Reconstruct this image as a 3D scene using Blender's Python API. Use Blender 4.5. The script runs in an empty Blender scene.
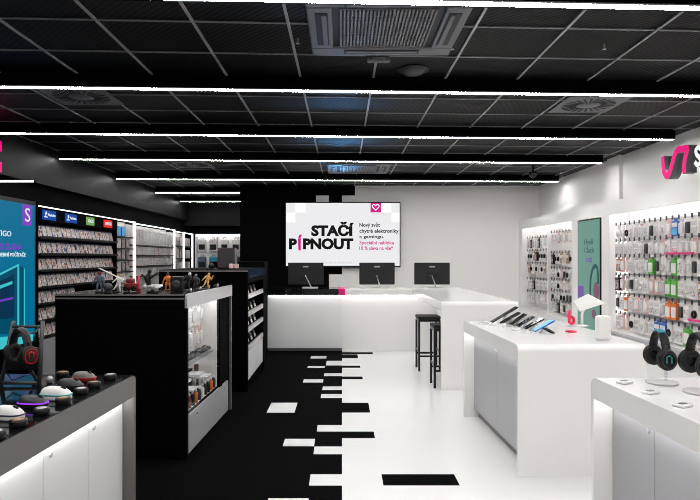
import bpy, bmesh, math, random
from mathutils import Matrix, Vector
random.seed(7)
PI = math.pi
SC = bpy.context.scene
COL = SC.collection
EXPO = 0.0
SC.view_settings.view_transform = 'Standard'
SC.view_settings.look = 'None'
SC.view_settings.exposure = EXPO
SC.view_settings.gamma = 1
SC.cycles.filter_width = 0.9
SC.view_settings.use_curve_mapping = False
H, F, VX, VY = 1.6, 600.0, 342.0, 258.0

# ---------------------------------------------------------------- camera
cd = bpy.data.cameras.new('camera'); cam = bpy.data.objects.new('camera', cd); COL.objects.link(cam)
cam.location = (0, 0, H); cam.rotation_euler = (PI / 2, 0, 0)
cd.sensor_width = 36; cd.lens = F / 700 * 36
cd.shift_x = 8 / 700; cd.shift_y = 8 / 700
cd.clip_start = 0.05; cd.clip_end = 60
SC.camera = cam
w = bpy.data.worlds.new('world'); SC.world = w; w.use_nodes = True
w.node_tree.nodes['Background'].inputs[0].default_value = (0.8, 0.85, 0.9, 1)
w.node_tree.nodes['Background'].inputs[1].default_value = 0.005

# ---------------------------------------------------------------- materials
def lin(c):
    return tuple(((v / 255) / 12.92 if v / 255 <= .04045 else ((v / 255 + .055) / 1.055) ** 2.4) for v in c)
def mat(name, rgb, rough=.5, metal=0., var=.06, scale=9., spec=.5, coat=0., bump=0.):
    m = bpy.data.materials.new(name); m.use_nodes = True
    nt = m.node_tree; b = nt.nodes['Principled BSDF']
    c = lin(rgb)
    b.inputs['Roughness'].default_value = rough; b.inputs['Metallic'].default_value = metal
    b.inputs['Specular IOR Level'].default_value = spec
    b.inputs['Coat Weight'].default_value = coat
    tc = nt.nodes.new('ShaderNodeTexCoord'); nz = nt.nodes.new('ShaderNodeTexNoise')
    nz.inputs['Scale'].default_value = scale; nz.inputs['Detail'].default_value = 3
    nt.links.new(tc.outputs['Object'], nz.inputs['Vector'])
    mx = nt.nodes.new('ShaderNodeMix'); mx.data_type = 'RGBA'
    mx.inputs[6].default_value = (*[v * (1 - var) for v in c], 1)
    mx.inputs[7].default_value = (*[min(1, v * (1 + var)) for v in c], 1)
    nt.links.new(nz.outputs['Fac'], mx.inputs[0]); nt.links.new(mx.outputs[2], b.inputs['Base Color'])
    if bump:
        bp = nt.nodes.new('ShaderNodeBump'); bp.inputs['Strength'].default_value = bump; bp.inputs['Distance'].default_value = .01
        nt.links.new(nz.outputs['Fac'], bp.inputs['Height']); nt.links.new(bp.outputs['Normal'], b.inputs['Normal'])
    return m
def emit(name, rgb, strength=None, base=(5, 5, 6)):
    m = mat(name, base, .3, spec=.06)
    b = m.node_tree.nodes['Principled BSDF']
    b.inputs['Emission Color'].default_value = (*lin(rgb), 1)
    b.inputs['Emission Strength'].default_value = (2 ** -EXPO) if strength is None else strength
    return m
def glass(name, rgb=(235, 242, 245), alpha=.9):
    m = bpy.data.materials.new(name); m.use_nodes = True
    nt = m.node_tree; nt.nodes.remove(nt.nodes['Principled BSDF'])
    t = nt.nodes.new('ShaderNodeBsdfTransparent'); t.inputs[0].default_value = (*lin(rgb), 1)
    g = nt.nodes.new('ShaderNodeBsdfGlossy'); g.inputs['Roughness'].default_value = .03
    lw = nt.nodes.new('ShaderNodeLayerWeight'); lw.inputs['Blend'].default_value = .35
    fr = nt.nodes.new('ShaderNodeMath'); fr.operation = 'MULTIPLY'; fr.inputs[1].default_value = .12; nt.links.new(lw.outputs['Facing'], fr.inputs[0])
    nz = nt.nodes.new('ShaderNodeTexNoise'); nz.inputs['Scale'].default_value = 3
    mr = nt.nodes.new('ShaderNodeMapRange'); mr.inputs[3].default_value = .01; mr.inputs[4].default_value = .04
    nt.links.new(nz.outputs['Fac'], mr.inputs[0]); nt.links.new(mr.outputs[0], g.inputs['Roughness'])
    mx = nt.nodes.new('ShaderNodeMixShader')
    nt.links.new(fr.outputs[0], mx.inputs[0]); nt.links.new(t.outputs[0], mx.inputs[1]); nt.links.new(g.outputs[0], mx.inputs[2])
    nt.links.new(mx.outputs[0], nt.nodes['Material Output'].inputs[0])
    return m
def ramp_mat(name, cols, scale=(14, 14, 10), rough=.35, warp=1.):
    """printed covers: blotches of colour that differ from object to object"""
    m = bpy.data.materials.new(name); m.use_nodes = True
    nt = m.node_tree; b = nt.nodes['Principled BSDF']; b.inputs['Roughness'].default_value = rough
    tc = nt.nodes.new('ShaderNodeTexCoord'); oi = nt.nodes.new('ShaderNodeObjectInfo')
    ad = nt.nodes.new('ShaderNodeVectorMath'); ad.operation = 'MULTIPLY_ADD'
    ad.inputs[1].default_value = scale
    cb = nt.nodes.new('ShaderNodeCombineXYZ')
    ml = nt.nodes.new('ShaderNodeMath'); ml.operation = 'MULTIPLY'; ml.inputs[1].default_value = 97
    nt.links.new(oi.outputs['Random'], ml.inputs[0])
    for i in range(3): nt.links.new(ml.outputs[0], cb.inputs[i])
    nt.links.new(tc.outputs['Object'], ad.inputs[0]); nt.links.new(cb.outputs[0], ad.inputs[2])
    nz = nt.nodes.new('ShaderNodeTexNoise'); nz.inputs['Scale'].default_value = 1; nz.inputs['Detail'].default_value = 4
    nz.inputs['Roughness'].default_value = .7
    nt.links.new(ad.outputs[0], nz.inputs['Vector'])
    cr = nt.nodes.new('ShaderNodeValToRGB'); e = cr.color_ramp.elements
    cr.color_ramp.interpolation = 'LINEAR'
    n = len(cols)
    e[0].position = .35; e[0].color = (*lin(cols[0]), 1); e[1].position = .65; e[1].color = (*lin(cols[-1]), 1)
    for i in range(1, n - 1):
        k = e.new(.35 + .3 * i / (n - 1)); k.color = (*lin(cols[i]), 1)
    nt.links.new(nz.outputs['Fac'], cr.inputs[0]); nt.links.new(cr.outputs[0], b.inputs['Base Color'])
    return m

M = {}
M['white'] = mat('white paint', (240, 238, 236), .5, var=.02)
M['white_wall'] = mat('white wall paint', (238, 235, 232), .6, var=.02, scale=2)
M['gloss_white'] = mat('glossy white laminate', (236, 234, 232), .16, var=.015, scale=4)
M['door_white'] = mat('satin white door', (226, 226, 226), .35, var=.03, scale=3)
M['door_grey'] = mat('satin grey door', (164, 164, 167), .35, var=.04, scale=3)
M['black_wall'] = mat('black wall paint', (7, 7, 8), .7, var=.1, spec=.03)
M['soffit'] = mat('charcoal bulkhead paint', (27, 27, 28), .5, var=.06, scale=3, spec=.12)
M['black'] = mat('black laminate', (5, 5, 6), .7, var=.1, spec=.02)
M['black_gloss'] = mat('black glossy top', (12, 14, 16), .08, var=.1)
M['black_plastic'] = mat('black plastic', (17, 17, 18), .35, var=.1, spec=.3)
M['dark_grey'] = mat('dark grey plastic', (44, 45, 48), .4, var=.08)
M['monitor_back'] = mat('dark monitor shell', (30, 30, 32), .5, var=.05, spec=.3)
M['rubber'] = mat('black padding', (14, 14, 15), .8, var=.1, bump=.1)
M['grey_metal'] = mat('grey brushed metal', (112, 109, 107), .38, .25, var=.05, scale=20)
M['silver'] = mat('silver metal', (190, 190, 194), .3, .6, var=.05, scale=12)
M['black_metal'] = mat('black steel', (20, 20, 21), .35, .4, var=.1)
M['grid'] = mat('grey ceiling runner', (158, 158, 160), .4, .2, var=.08)
M['grid2'] = mat('thin ceiling runner', (132, 132, 134), .45, .2, var=.08)
M['ac'] = mat('grey air unit plastic', (104, 104, 108), .5, var=.04)
M['ac_dark'] = mat('dark air slot', (22, 22, 24), .6, var=.05)
M['pink'] = mat('magenta laminate', (226, 10, 120), .3, var=.03)
M['magenta_letter'] = emit('lit magenta letter face', (232, 0, 122), .75, (120, 4, 60))
M['navy'] = mat('navy letter side', (16, 24, 60), .4)
M['letter_grey'] = mat('grey letter side', (86, 86, 90), .4)
M['led'] = emit('LED diffuser', (255, 254, 253), 54)
M['led_soft'] = emit('LED strip', (255, 253, 251), 11)
M['led_counter'] = emit('LED strip under dark counter', (255, 253, 251), 18)
M['led_dim'] = emit('LED strip dim', (255, 253, 251), 5)
M['led_bay'] = emit('LED strip in wall bay', (255, 253, 251), 10)
M['led_case'] = emit('LED strip in showcase', (255, 253, 251), 24)
M['led_thin'] = emit('LED strip thin', (255, 253, 251), 2)
M['glass'] = glass('clear glass', (250, 251, 251))
M['acrylic'] = glass('clear acrylic', (240, 243, 245))
M['red'] = mat('red plastic', (190, 18, 26), .35)
M['darkred'] = mat('dark red plastic', (120, 26, 26), .4)
M['coral'] = mat('coral pink rubber', (238, 42, 86), .4)
M['blue'] = mat('blue plastic', (38, 96, 190), .3)
M['lightblue'] = mat('light blue plastic', (88, 178, 232), .3)
M['navy_plastic'] = mat('navy plastic', (28, 36, 78), .3)
M['slate'] = mat('slate plastic', (74, 88, 104), .3)
M['brown'] = mat('brown plastic', (48, 36, 34), .3)
M['orange'] = mat('orange plastic', (214, 110, 36), .4)
M['gold'] = mat('golden plastic', (206, 158, 84), .35, .2)
M['green'] = mat('green plastic', (78, 172, 52), .4)
M['teal'] = mat('teal plastic', (34, 160, 150), .35)
M['tealblue'] = mat('teal band', (20, 130, 150), .35)
M['card'] = mat('white card', (226, 222, 220), .5)
M['clear_card'] = mat('pale blister', (206, 204, 204), .25)
M['tan'] = mat('tan card', (176, 132, 96), .5)
M['pale_pink'] = mat('pale pink card', (222, 186, 182), .5)
M['purple_led'] = emit('purple light band', (150, 60, 240), 1.4)
M['red_led'] = emit('red light ring', (220, 20, 30), .45)
M['cover'] = ramp_mat('printed game cover', [(40, 60, 150), (30, 30, 40), (240, 238, 238), (120, 84, 70), (246, 244, 244), (214, 150, 130), (50, 44, 48)], (10, 10, 9))
M['pack_print'] = ramp_mat('printed packaging', [(60, 60, 66), (236, 234, 234), (150, 146, 146), (240, 238, 238), (120, 110, 110), (222, 140, 140)], (26, 26, 22))
M['pack_dark'] = ramp_mat('dark printed packaging', [(20, 20, 22), (60, 50, 50), (200, 196, 194), (120, 80, 66), (30, 30, 32)], (30, 30, 30))
M['watch'] = ramp_mat('mixed small goods', [(16, 16, 18), (120, 60, 40), (30, 28, 28), (210, 204, 200)], (34, 34, 34))

# ceiling panels of expanded metal
def ceiling_mat():
    m = mat('black expanded metal ceiling', (15, 15, 16), .5, .0, var=.35, scale=.9, spec=.08)
    nt = m.node_tree; b = nt.nodes['Principled BSDF']
    tc = nt.nodes.new('ShaderNodeTexCoord'); wv = nt.nodes.new('ShaderNodeTexWave')
    wv.bands_direction = 'DIAGONAL'; wv.inputs['Scale'].default_value = 11; wv.inputs['Distortion'].default_value = 0
    nt.links.new(tc.outputs['Object'], wv.inputs['Vector'])
    bp = nt.nodes.new('ShaderNodeBump'); bp.inputs['Strength'].default_value = .2; bp.inputs['Distance'].default_value = .006
    nt.links.new(wv.outputs['Fac'], bp.inputs['Height']); nt.links.new(bp.outputs['Normal'], b.inputs['Normal'])
    return m
M['ceiling'] = ceiling_mat()
M['floor_white'] = mat('white poured floor', (226, 225, 224), .22, var=.015, scale=2)
M['carpet'] = mat('black carpet tile', (9, 9, 10), .95, var=.45, scale=26, spec=.02, bump=.3)

# ---------------------------------------------------------------- mesh helper
class MB:
    def __init__(s): s.v = []; s.f = []; s.mi = []; s.sm = []; s.T = Matrix()
    def add(s, vs, fs, mi=0, smooth=False):
        k = len(s.v)
        s.v += [s.T @ Vector(p) for p in vs]
        for f in fs: s.f.append([k + i for i in f]); s.mi.append(mi); s.sm.append(smooth)
        return s
    def box(s, x0, x1, y0, y1, z0, z1, mi=0):
        vs = [(x, y, z) for x in (x0, x1) for y in (y0, y1) for z in (z0, z1)]
        return s.add(vs, [(0, 1, 3, 2), (4, 6, 7, 5), (0, 4, 5, 1), (2, 3, 7, 6), (0, 2, 6, 4), (1, 5, 7, 3)], mi)
    def rbox(s, x0, x1, y0, y1, z0, z1, r=.005, seg=2, mi=0):
        bm = bmesh.new()
        bmesh.ops.create_cube(bm, size=1, matrix=Matrix.Translation(((x0 + x1) / 2, (y0 + y1) / 2, (z0 + z1) / 2)) @ Matrix.Diagonal((x1 - x0, y1 - y0, z1 - z0, 1)))
        bmesh.ops.bevel(bm, geom=bm.edges[:], offset=r, segments=seg, profile=.5, affect='EDGES')
        bm.verts.index_update()
        s.add([v.co[:] for v in bm.verts], [[v.index for v in f.verts] for f in bm.faces], mi, False); bm.free()
        return s
    def cyl(s, p0, p1, r0, r1=None, n=16, mi=0, caps=True, smooth=True):
        r1 = r0 if r1 is None else r1
        p0, p1 = Vector(p0), Vector(p1); d = (p1 - p0).normalized()
        a = d.orthogonal().normalized(); b = d.cross(a)
        vs = []
        for p, r in ((p0, r0), (p1, r1)):
            for i in range(n): vs.append(p + (a * math.cos(2 * PI * i / n) + b * math.sin(2 * PI * i / n)) * r)
        s.add(vs, [(i, (i + 1) % n, n + (i + 1) % n, n + i) for i in range(n)], mi, smooth)
        if caps:
            s.add(vs[:n], [list(range(n))], mi); s.add(vs[n:], [list(range(n))], mi)
        return s
    def tube(s, pts, r, n=8, mi=0, closed=False, flat=1., up=None):
        pts = [Vector(p) for p in pts]; N = len(pts)
        rs = r if isinstance(r, (list, tuple)) else [r] * N
        vs = []; prev = None
        for i, p in enumerate(pts):
            if closed: t = pts[(i + 1) % N] - pts[i - 1]
            else: t = pts[min(i + 1, N - 1)] - pts[max(i - 1, 0)]
            t.normalize()
            if up is not None: a = Vector(up).cross(t).normalized()
            elif prev is None: a = t.orthogonal().normalized()
            else: a = (prev - t * prev.dot(t)).normalized()
            prev = a; b = t.cross(a)
            for k in range(n): vs.append(p + (a * math.cos(2 * PI * k / n) + b * math.sin(2 * PI * k / n) * flat) * rs[i])
        fs = []
        for i in range(N if closed else N - 1):
            j = (i + 1) % N
            for k in range(n): fs.append((i * n + k, i * n + (k + 1) % n, j * n + (k + 1) % n, j * n + k))
        s.add(vs, fs, mi, True)
        if not closed:
            s.add(vs[:n], [list(range(n))], mi); s.add(vs[-n:], [list(range(n))], mi)
        return s
    def lathe(s, prof, n=24, mi=0, c=(0, 0, 0)):
        vs = []; P = len(prof)
        for r, z in prof:
            for i in range(n): vs.append((c[0] + r * math.cos(2 * PI * i / n), c[1] + r * math.sin(2 * PI * i / n), c[2] + z))
        s.add(vs, [(p * n + i, p * n + (i + 1) % n, (p + 1) * n + (i + 1) % n, (p + 1) * n + i) for p in range(P - 1) for i in range(n)], mi, True)
        s.add(vs[:n], [list(range(n))], mi); s.add(vs[-n:], [list(range(n))], mi)
        return s
    def ell(s, c, r, nu=16, nv=10, mi=0, v0=-PI / 2):
        vs = []
        for j in range(nv + 1):
            t = v0 + (PI / 2 - v0) * j / nv
            for i in range(nu):
                a = 2 * PI * i / nu
                vs.append((c[0] + r[0] * math.cos(t) * math.cos(a), c[1] + r[1] * math.cos(t) * math.sin(a), c[2] + r[2] * math.sin(t)))
        return s.add(vs, [(j * nu + i, j * nu + (i + 1) % nu, (j + 1) * nu + (i + 1) % nu, (j + 1) * nu + i) for j in range(nv) for i in range(nu)], mi, True)
    def prism(s, pts, axis, a0, a1, mi=0, mis=None, smooth=False):
        def q(u, v, a): return {'x': (a, u, v), 'y': (u, a, v), 'z': (u, v, a)}[axis]
        n = len(pts)
        lo = [q(u, v, a0) for u, v in pts]; hi = [q(u, v, a1) for u, v in pts]
        s.add(lo, [list(range(n))], mi); s.add(hi, [list(range(n))], mi)
        return s.add(lo + hi, [(i, (i + 1) % n, n + (i + 1) % n, n + i) for i in range(n)], mi if mis is None else mis, smooth)
    def build(s, name, mats, parent=None, world=False):
        me = bpy.data.meshes.new(name)
        off = Vector((0, 0, 0))
        if world and parent is not None:
            r = parent
            while r.parent is not None: r = r.parent
            off = r.location
        me.from_pydata([tuple(v - off) for v in s.v], [], s.f)
        mats = mats if isinstance(mats, (list, tuple)) else [mats]
        for m in mats: me.materials.append(M[m] if isinstance(m, str) else m)
        for p, k, sm in zip(me.polygons, s.mi, s.sm): p.material_index = k; p.use_smooth = sm
        bm = bmesh.new(); bm.from_mesh(me)
        bmesh.ops.remove_doubles(bm, verts=bm.verts, dist=1e-6)
        bmesh.ops.recalc_face_normals(bm, faces=bm.faces)
        bm.to_mesh(me); bm.free(); me.update()
        o = bpy.data.objects.new(name, me); COL.objects.link(o)
        if parent is not None: o.parent = parent
        return o
def B(*a, mi=0): return MB().box(*a, mi=mi)

def tag(o, label, cat, group=None):
    o['label'] = label; o['category'] = cat
    if group: o['group'] = group
    return o
def thing(name, label, cat, loc=(0, 0, 0), rz=0, group=None):
    o = bpy.data.objects.new(name, None); COL.objects.link(o)
    o.location = loc; o.rotation_euler = (0, 0, rz); o.empty_display_size = .1
    return tag(o, label, cat, group)
def struct(name, mb, mats):
    o = mb.build(name, mats); o['kind'] = 'structure'; return o
def dup(root, loc, rz=None, label=None, group=None):
    r = root.copy(); COL.objects.link(r); r.location = loc
    if rz is not None: r.rotation_euler = (0, 0, rz)
    if label: r['label'] = label
    if group: r['group'] = group
    for ch in list(root.children):
        c = ch.copy(); COL.objects.link(c); c.parent = r
        for g in list(ch.children):
            d = g.copy(); COL.objects.link(d); d.parent = c
    return r
ORD = ['first', 'second', 'third', 'fourth', 'fifth', 'sixth', 'seventh', 'eighth', 'ninth', 'tenth', 'eleventh', 'twelfth', 'thirteenth',
       'fourteenth', 'fifteenth', 'sixteenth', 'seventeenth', 'eighteenth', 'nineteenth', 'twentieth']
def PT(px, py, Y): return Vector(((px - VX) * Y / F, Y, H - (py - VY) * Y / F))
def PX(px, Y): return (px - VX) * Y / F
def PZ(py, Y): return H - (py - VY) * Y / F
def on_top(px, py, z):            # ground-plane style: point at height z
    Y = (H - z) * F / (py - VY); return Vector((PX(px, Y), Y, z))

def lettering(name, s, mt, parent, org, right, up, w, h, bold=0., world=True):
    """text as a mesh that fits a w x h box whose lower left corner is org"""
    cu = bpy.data.curves.new(name, 'FONT'); cu.body = s; cu.size = 1; cu.offset = bold; cu.extrude = .004; cu.resolution_u = 3
    to = bpy.data.objects.new(name, cu); COL.objects.link(to)
    dg = bpy.context.evaluated_depsgraph_get(); dg.update()
    me = bpy.data.meshes.new_from_object(to.evaluated_get(dg))
    bpy.data.objects.remove(to); bpy.data.curves.remove(cu)
    xs = [v.co.x for v in me.vertices]; ys = [v.co.y for v in me.vertices]
    x0, x1, y0, y1 = min(xs), max(xs), min(ys), max(ys)
    right = Vector(right).normalized(); up = Vector(up).normalized(); nrm = right.cross(up)
    r = parent
    while r.parent is not None: r = r.parent
    off = r.location if world else Vector((0, 0, 0))
    for v in me.vertices:
        p = Vector(org) + right * ((v.co.x - x0) / (x1 - x0) * w) + up * ((v.co.y - y0) / (y1 - y0) * h) + nrm * (v.co.z * .4)
        v.co = p - off
    me.materials.clear(); me.materials.append(M[mt] if isinstance(mt, str) else mt)
    o = bpy.data.objects.new(name, me); COL.objects.link(o); o.parent = parent
    return o

# ================================================================= SETTING
CZ = 3.12
YB = 12.6         # back wall
XR, XRU = 3.72, 4.14
XS = -4.06        # bulkhead on the left
# floor: white poured floor with black carpet, pixel edge
def fl(px, py): return on_top(px, py, 0)
def fx(px, y0, y1): return fl(px, (y0 + y1) / 2).x
default_edge = 0.0
patches = [  # (kind, px0, px1, y0, y1); None = runs into the main field
    ('w', 310.8, 326.4, 356, 358.5), ('b', None, 372.8, 352.2, 354.2), ('b', None, 357.8, 354.4, 358.2),
    ('w', 326.4, None, 360.8, 365.4), ('b', None, 360.3, 365.6, 367.8), ('w', 307.6, 325, 366, 367.9),
    ('w', 324.2, None, 373.3, 376.1), ('b', None, 362.6, 376.5, 379.3), ('w', 303.4, 323.2, 379.3, 382.5),
    ('w', 322.6, None, 386.4, 390), ('w', 321, None, 394, 398), ('w', 269, 296, 402.7, 412.6), ('b', None, 369.3, 402.7, 412.6),
    ('w', 317.2, None, 425, 431.5), ('b', None, 374.4, 431.5, 438.2), ('w', 283.9, 314.6, 438.8, 446.2), ('w', 314, None, 446.5, 454.2),
    ('w', 309.8, None, 474.3, 485.5), ('b', 382.4, 457, 474.2, 485.5), ('w', 266, 307.6, 498.3, 515)]
rects = []
for k, a, b, y0, y1 in patches:
    xa = default_edge if a is None else fx(a, y0, y1); xb = default_edge if b is None else fx(b, y0, y1)
    rects.append((k, xa, xb, fl(VX, y1).y, fl(VX, y0).y))
cuts = sorted({-3.0, 16.2} | {r[3] for r in rects} | {r[4] for r in rects})
fm = MB(); FX0, FX1 = -4.4, 4.4
for c0, c1 in zip(cuts, cuts[1:]):
    mid = (c0 + c1) / 2
    xs = sorted({FX0, FX1, default_edge} | {v for r in rects if r[3] < mid < r[4] for v in r[1:3]})
    for a, b in zip(xs, xs[1:]):
        xm = (a + b) / 2; k = 'b' if xm < default_edge else 'w'
        for r in rects:
            if r[3] < mid < r[4] and r[1] < xm < r[2]: k = r[0]
        fm.add([(a, c0, 0), (b, c0, 0), (b, c1, 0), (a, c1, 0)], [(0, 1, 2, 3)], 1 if k == 'b' else 0)
struct('floor', fm, ['floor_white', 'carpet'])
struct('ceiling', B(FX0, FX1, -3, 16.4, CZ, CZ + .08), 'ceiling')
SH = .047
g = MB()
for k in range(-7, 7):
    x = .262 + .609 * k
    g.box(x - .009, x + .009, -3, 16, CZ - .012, CZ - .001, mi=0)
y = 3.89 - .59 * 11
while y < 16:
    g.add([(XS, y + SH * XS - .009, CZ - .008), (XRU, y + SH * XRU - .009, CZ - .008), (XRU, y + SH * XRU + .009, CZ - .008), (XS, y + SH * XS + .009, CZ - .008),
           (XS, y + SH * XS - .009, CZ - .001), (XRU, y + SH * XRU - .009, CZ - .001), (XRU, y + SH * XRU + .009, CZ - .001), (XS, y + SH * XS + .009, CZ - .001)],
          [(0, 1, 2, 3), (4, 5, 6, 7), (0, 1, 5, 4), (1, 2, 6, 5), (2, 3, 7, 6), (3, 0, 4, 7)], 1)
    y += .59
struct('trim_1', g, ['grid', 'grid2'])
# right wall: upper wall, casing with two openings and a screen niche
R1a, R1b = 9.72, 12.38
RSa, RSb = 8.60, 9.46
R2a, R2b = 4.6, 8.36
OT, OB = 2.20, .60
wr = MB()
wr.box(XRU, XRU + .12, -3, 16.3, 0, CZ)
wr.box(XR, XR + .03, -3, YB, OT, 2.383); wr.box(XR + .03, XRU, -3, YB, 2.3, 2.383)                              # fascia
for a, b in ((R1b, YB), (RSb, R1a), (R2b, RSa), (-3, R2a)): wr.box(XR, XRU, a, b, 0, OT); wr.box(XR + .03, XRU, a, b, OT, 2.3)
for a, b in ((R1a, R1b), (R2a, R2b)):
    wr.box(XR, XRU, a, b, 0, OB); wr.box(4.02, XRU, a, b, OB, 2.3)
wr.box(XR + .06, XRU, RSa, RSb, 0, OT); wr.box(XR, XR + .06, RSa, RSb, 0, .46); wr.box(XR, XR + .06, RSa, RSb, 2.19, OT)
wr.box(XRU - .05, XRU, 8.85, 9.25, 2.383, CZ)                   # pilaster
struct('wall_right', wr, 'white')
struct('trim_2', B(XR - .10, XR - .001, R2a, R2b + .02, OB - .07, OB), 'door_grey')
struct('baseboard_right', B(XR - .012, XR - .001, -3, YB, 0, .08), 'door_grey')
# back wall in black and white blocks
def bx(px): return PX(px, YB)
def bz(py): return PZ(py, YB)
XBL = bx(240)
zs = [0, bz(274.4), bz(202), bz(195.5), CZ]
rows = [  # per band bottom to top: list of (x0, x1, material)  0 white 1 black
    [(XBL, bx(329), 1), (bx(329), XRU, 0)],
    [(XBL, bx(342), 1), (bx(342), XRU, 0)],
    [(XBL, bx(316), 1), (bx(316), bx(329), 0), (bx(329), bx(342), 1), (bx(342), XRU, 0)],
    [(XBL, bx(355), 1), (bx(355), XRU, 0)]]
wb = MB()
for (z0, z1), rw in zip(zip(zs, zs[1:]), rows):
    for a, b, k in rw: wb.add([(a, YB, z0), (b, YB, z0), (b, YB, z1), (a, YB, z1)], [(0, 1, 2, 3)], k)
wb.add([(XBL, YB, 0), (XBL, 16.2, 0), (XBL, 16.2, CZ), (XBL, YB, CZ)], [(0, 1, 2, 3)], 1)
wb.add([(XBL, 16.2, 0), (XRU, 16.2, 0), (XRU, 16.2, CZ), (XBL, 16.2, CZ)], [(0, 1, 2, 3)], 1)
struct('wall_back', wb, ['white_wall', 'black_wall'])
struct('wall_far', MB().box(-4.3, XBL, 16.05, 16.2, 0, CZ, 1).box(-4.3, XBL, 15.9, 16.05, 2.46, CZ, 0), ['soffit', 'black_wall'])
struct('wall_left', MB().box(-4.3, -4.18, -3, 16.05, 0, CZ, 1).box(-4.18, XS, -3, 15.9, 2.60, CZ, 0), ['soffit', 'black_wall'])
struct('wall_front', B(-4.3, 4.3, -3.1, -3, 0, CZ), 'white_wall')

# ================================================================= CEILING LIGHTS
LY = [(3.28, -4.02, 4.0), (5.06, -4.02, 4.0), (6.94, -4.02, 3.93), (8.72, -4.02, 3.85), (10.86, -4.02, 3.98)]
def beam(y, x0, x1, label, hl=.12, sh=SH):
    xm = (x0 + x1) / 2; L = (x1 - x0) / 2
    t = thing('linear_light', label, 'ceiling light', (xm, y + sh * xm, CZ - hl - .001), math.atan(sh), 'black linear lights across the ceiling')
    B(-L, L, -.05, .05, .006, hl).build('housing', 'black', t)
    B(-L + .005, L - .005, -.025, .025, .003, .0065).build('diffuser', 'led', t)
    return t
names = ['linear ceiling light nearest the entrance, cut by the top of the photo', 'second linear ceiling light, just behind the big air unit',
         'third linear ceiling light, crossing behind both round air diffusers', 'fourth linear ceiling light, meeting the pilaster above the green screen',
         'fifth linear ceiling light, in front of the far blue-lit air unit']
for (y, a, b), n in zip(LY, names): beam(y, a, b, n)
beam(12.92, -4.02, XBL - .02, 'short linear light in the back passage, nearer of the two', sh=0)
beam(14.95, -4.02, XBL - .02, 'short linear light at the far end of the back passage', sh=0)
beam(1.45, -4.02, 4.0, 'linear ceiling light above the shop entrance, before the first', sh=SH)
beam(-.6, -4.02, 4.0, 'linear ceiling light over the doorway behind the viewer', sh=SH)
t = thing('light_bar', 'thin white light bar under the black bulkhead above the teal screen', 'light', (-3.75, 6.95, 2.47))
B(-.42, .2, -.02, .02, 0, .03).build('housing', 'black', t); B(-.41, .19, -.024, -.018, .006, .026).build('diffuser', 'led_dim', t)

# ================================================================= CEILING FIXTURES
def air_unit(name, label, c, s):
    t = thing(name, label, 'air conditioner', (c[0], c[1], CZ - .05), 0)
    o = s / 2; q = s * .345
    m = MB()
    # panel ring
    m.rbox(-o, o, -o, -q, 0, .045, .012); m.rbox(-o, o, q, o, 0, .045, .012)
    m.rbox(-o, -q, -q, q, 0, .045, .012); m.rbox(q, o, -q, q, 0, .045, .012)
    m.build('panel', 'ac', t)
    gm = MB(); gm.box(-q, q, -q, q, .02, .045, 1)
    n = 26
    for i in range(n):
        x = -q * .84 + 2 * q * .84 * i / (n - 1)
        gm.box(x - .006, x + .006, -q * .9, q * .9, .002, .02, 0)
    for i in range(14):
        y_ = -q * .9 + 2 * q * .9 * i / 13
        gm.box(-q * .86, q * .86, y_ - .005, y_ + .005, .004, .02, 0)
    gm.build('intake_grille', ['ac', 'ac_dark'], t)
    for a in range(4):
        l = MB(); l.T = Matrix.Rotation(a * PI / 2, 4, 'Z')
        l.rbox(-q * .78, q * .78, o * .74, o * .9, -.004, .002, .002, 1, 1)
        l.rbox(-q * .74, q * .74, o * .76, o * .82, -.012, -.004, .002, 1, 0)
        l.build('louver', ['ac', 'ac_dark'], t)
air_unit('air_conditioner', 'large square grey cassette air unit in the ceiling above the entrance', (.28, 3.87), .99)
air_unit('air_conditioner', 'far square cassette air unit in the ceiling in front of the television', (.27, 9.95), 1.02)
def diffuser(label, c):
    t = thing('air_diffuser', label, 'air vent', (c[0], c[1], CZ - .014), 0, 'round slotted air diffusers')
    MB().rbox(-.3, .3, -.3, .3, 0, .012, .003, 1).build('plate', 'ac', t)
    m = MB()
    for i in range(24):
        m.T = Matrix.Rotation(i * PI / 12, 4, 'Z'); m.box(.115, .25, -.011, .011, -.004, 0.001)
    m.build('slot_ring', 'ac_dark', t)
    MB().lathe([(.001, -.008), (.09, -.008), (.1, 0), (.1, .001)], 24).build('hub', 'ac', t)
diffuser('grey round slotted diffuser over the bright accessory wall', (2.43, 5.92))
diffuser('grey round slotted diffuser near the black bulkhead, over the game shelves', (-2.44, 5.62))
diffuser('far round diffuser above the black islands, behind the fourth light', (-2.42, 9.72))
diffuser('far round diffuser above the white bar, behind the fourth light', (2.45, 9.45))
t = thing('ceiling_speaker', 'dark round domed speaker in the ceiling beside the large air unit', 'speaker', (.575, 4.83, CZ - .001))
MB().lathe([(.001, -.05), (.05, -.045), (.09, -.028), (.112, -.008), (.112, 0)], 28).build('dome', 'dark_grey', t)
MB().lathe([(.112, -.012), (.125, -.01), (.128, 0)], 28).build('rim', 'black_plastic', t)
t = thing('ceiling_sensor', 'small flat grey sensor plate behind the large air unit', 'sensor', (.275, 4.5, CZ - .05))
MB().rbox(-.085, .085, -.03, .03, 0, .035, .006).build('body', 'ac', t); B(-.05, .05, -.034, -.03, .01, .024).build('window', 'grid', t)
B(-.012, .012, -.012, .012, .035, .05).build('bracket', 'ac', t)
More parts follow.
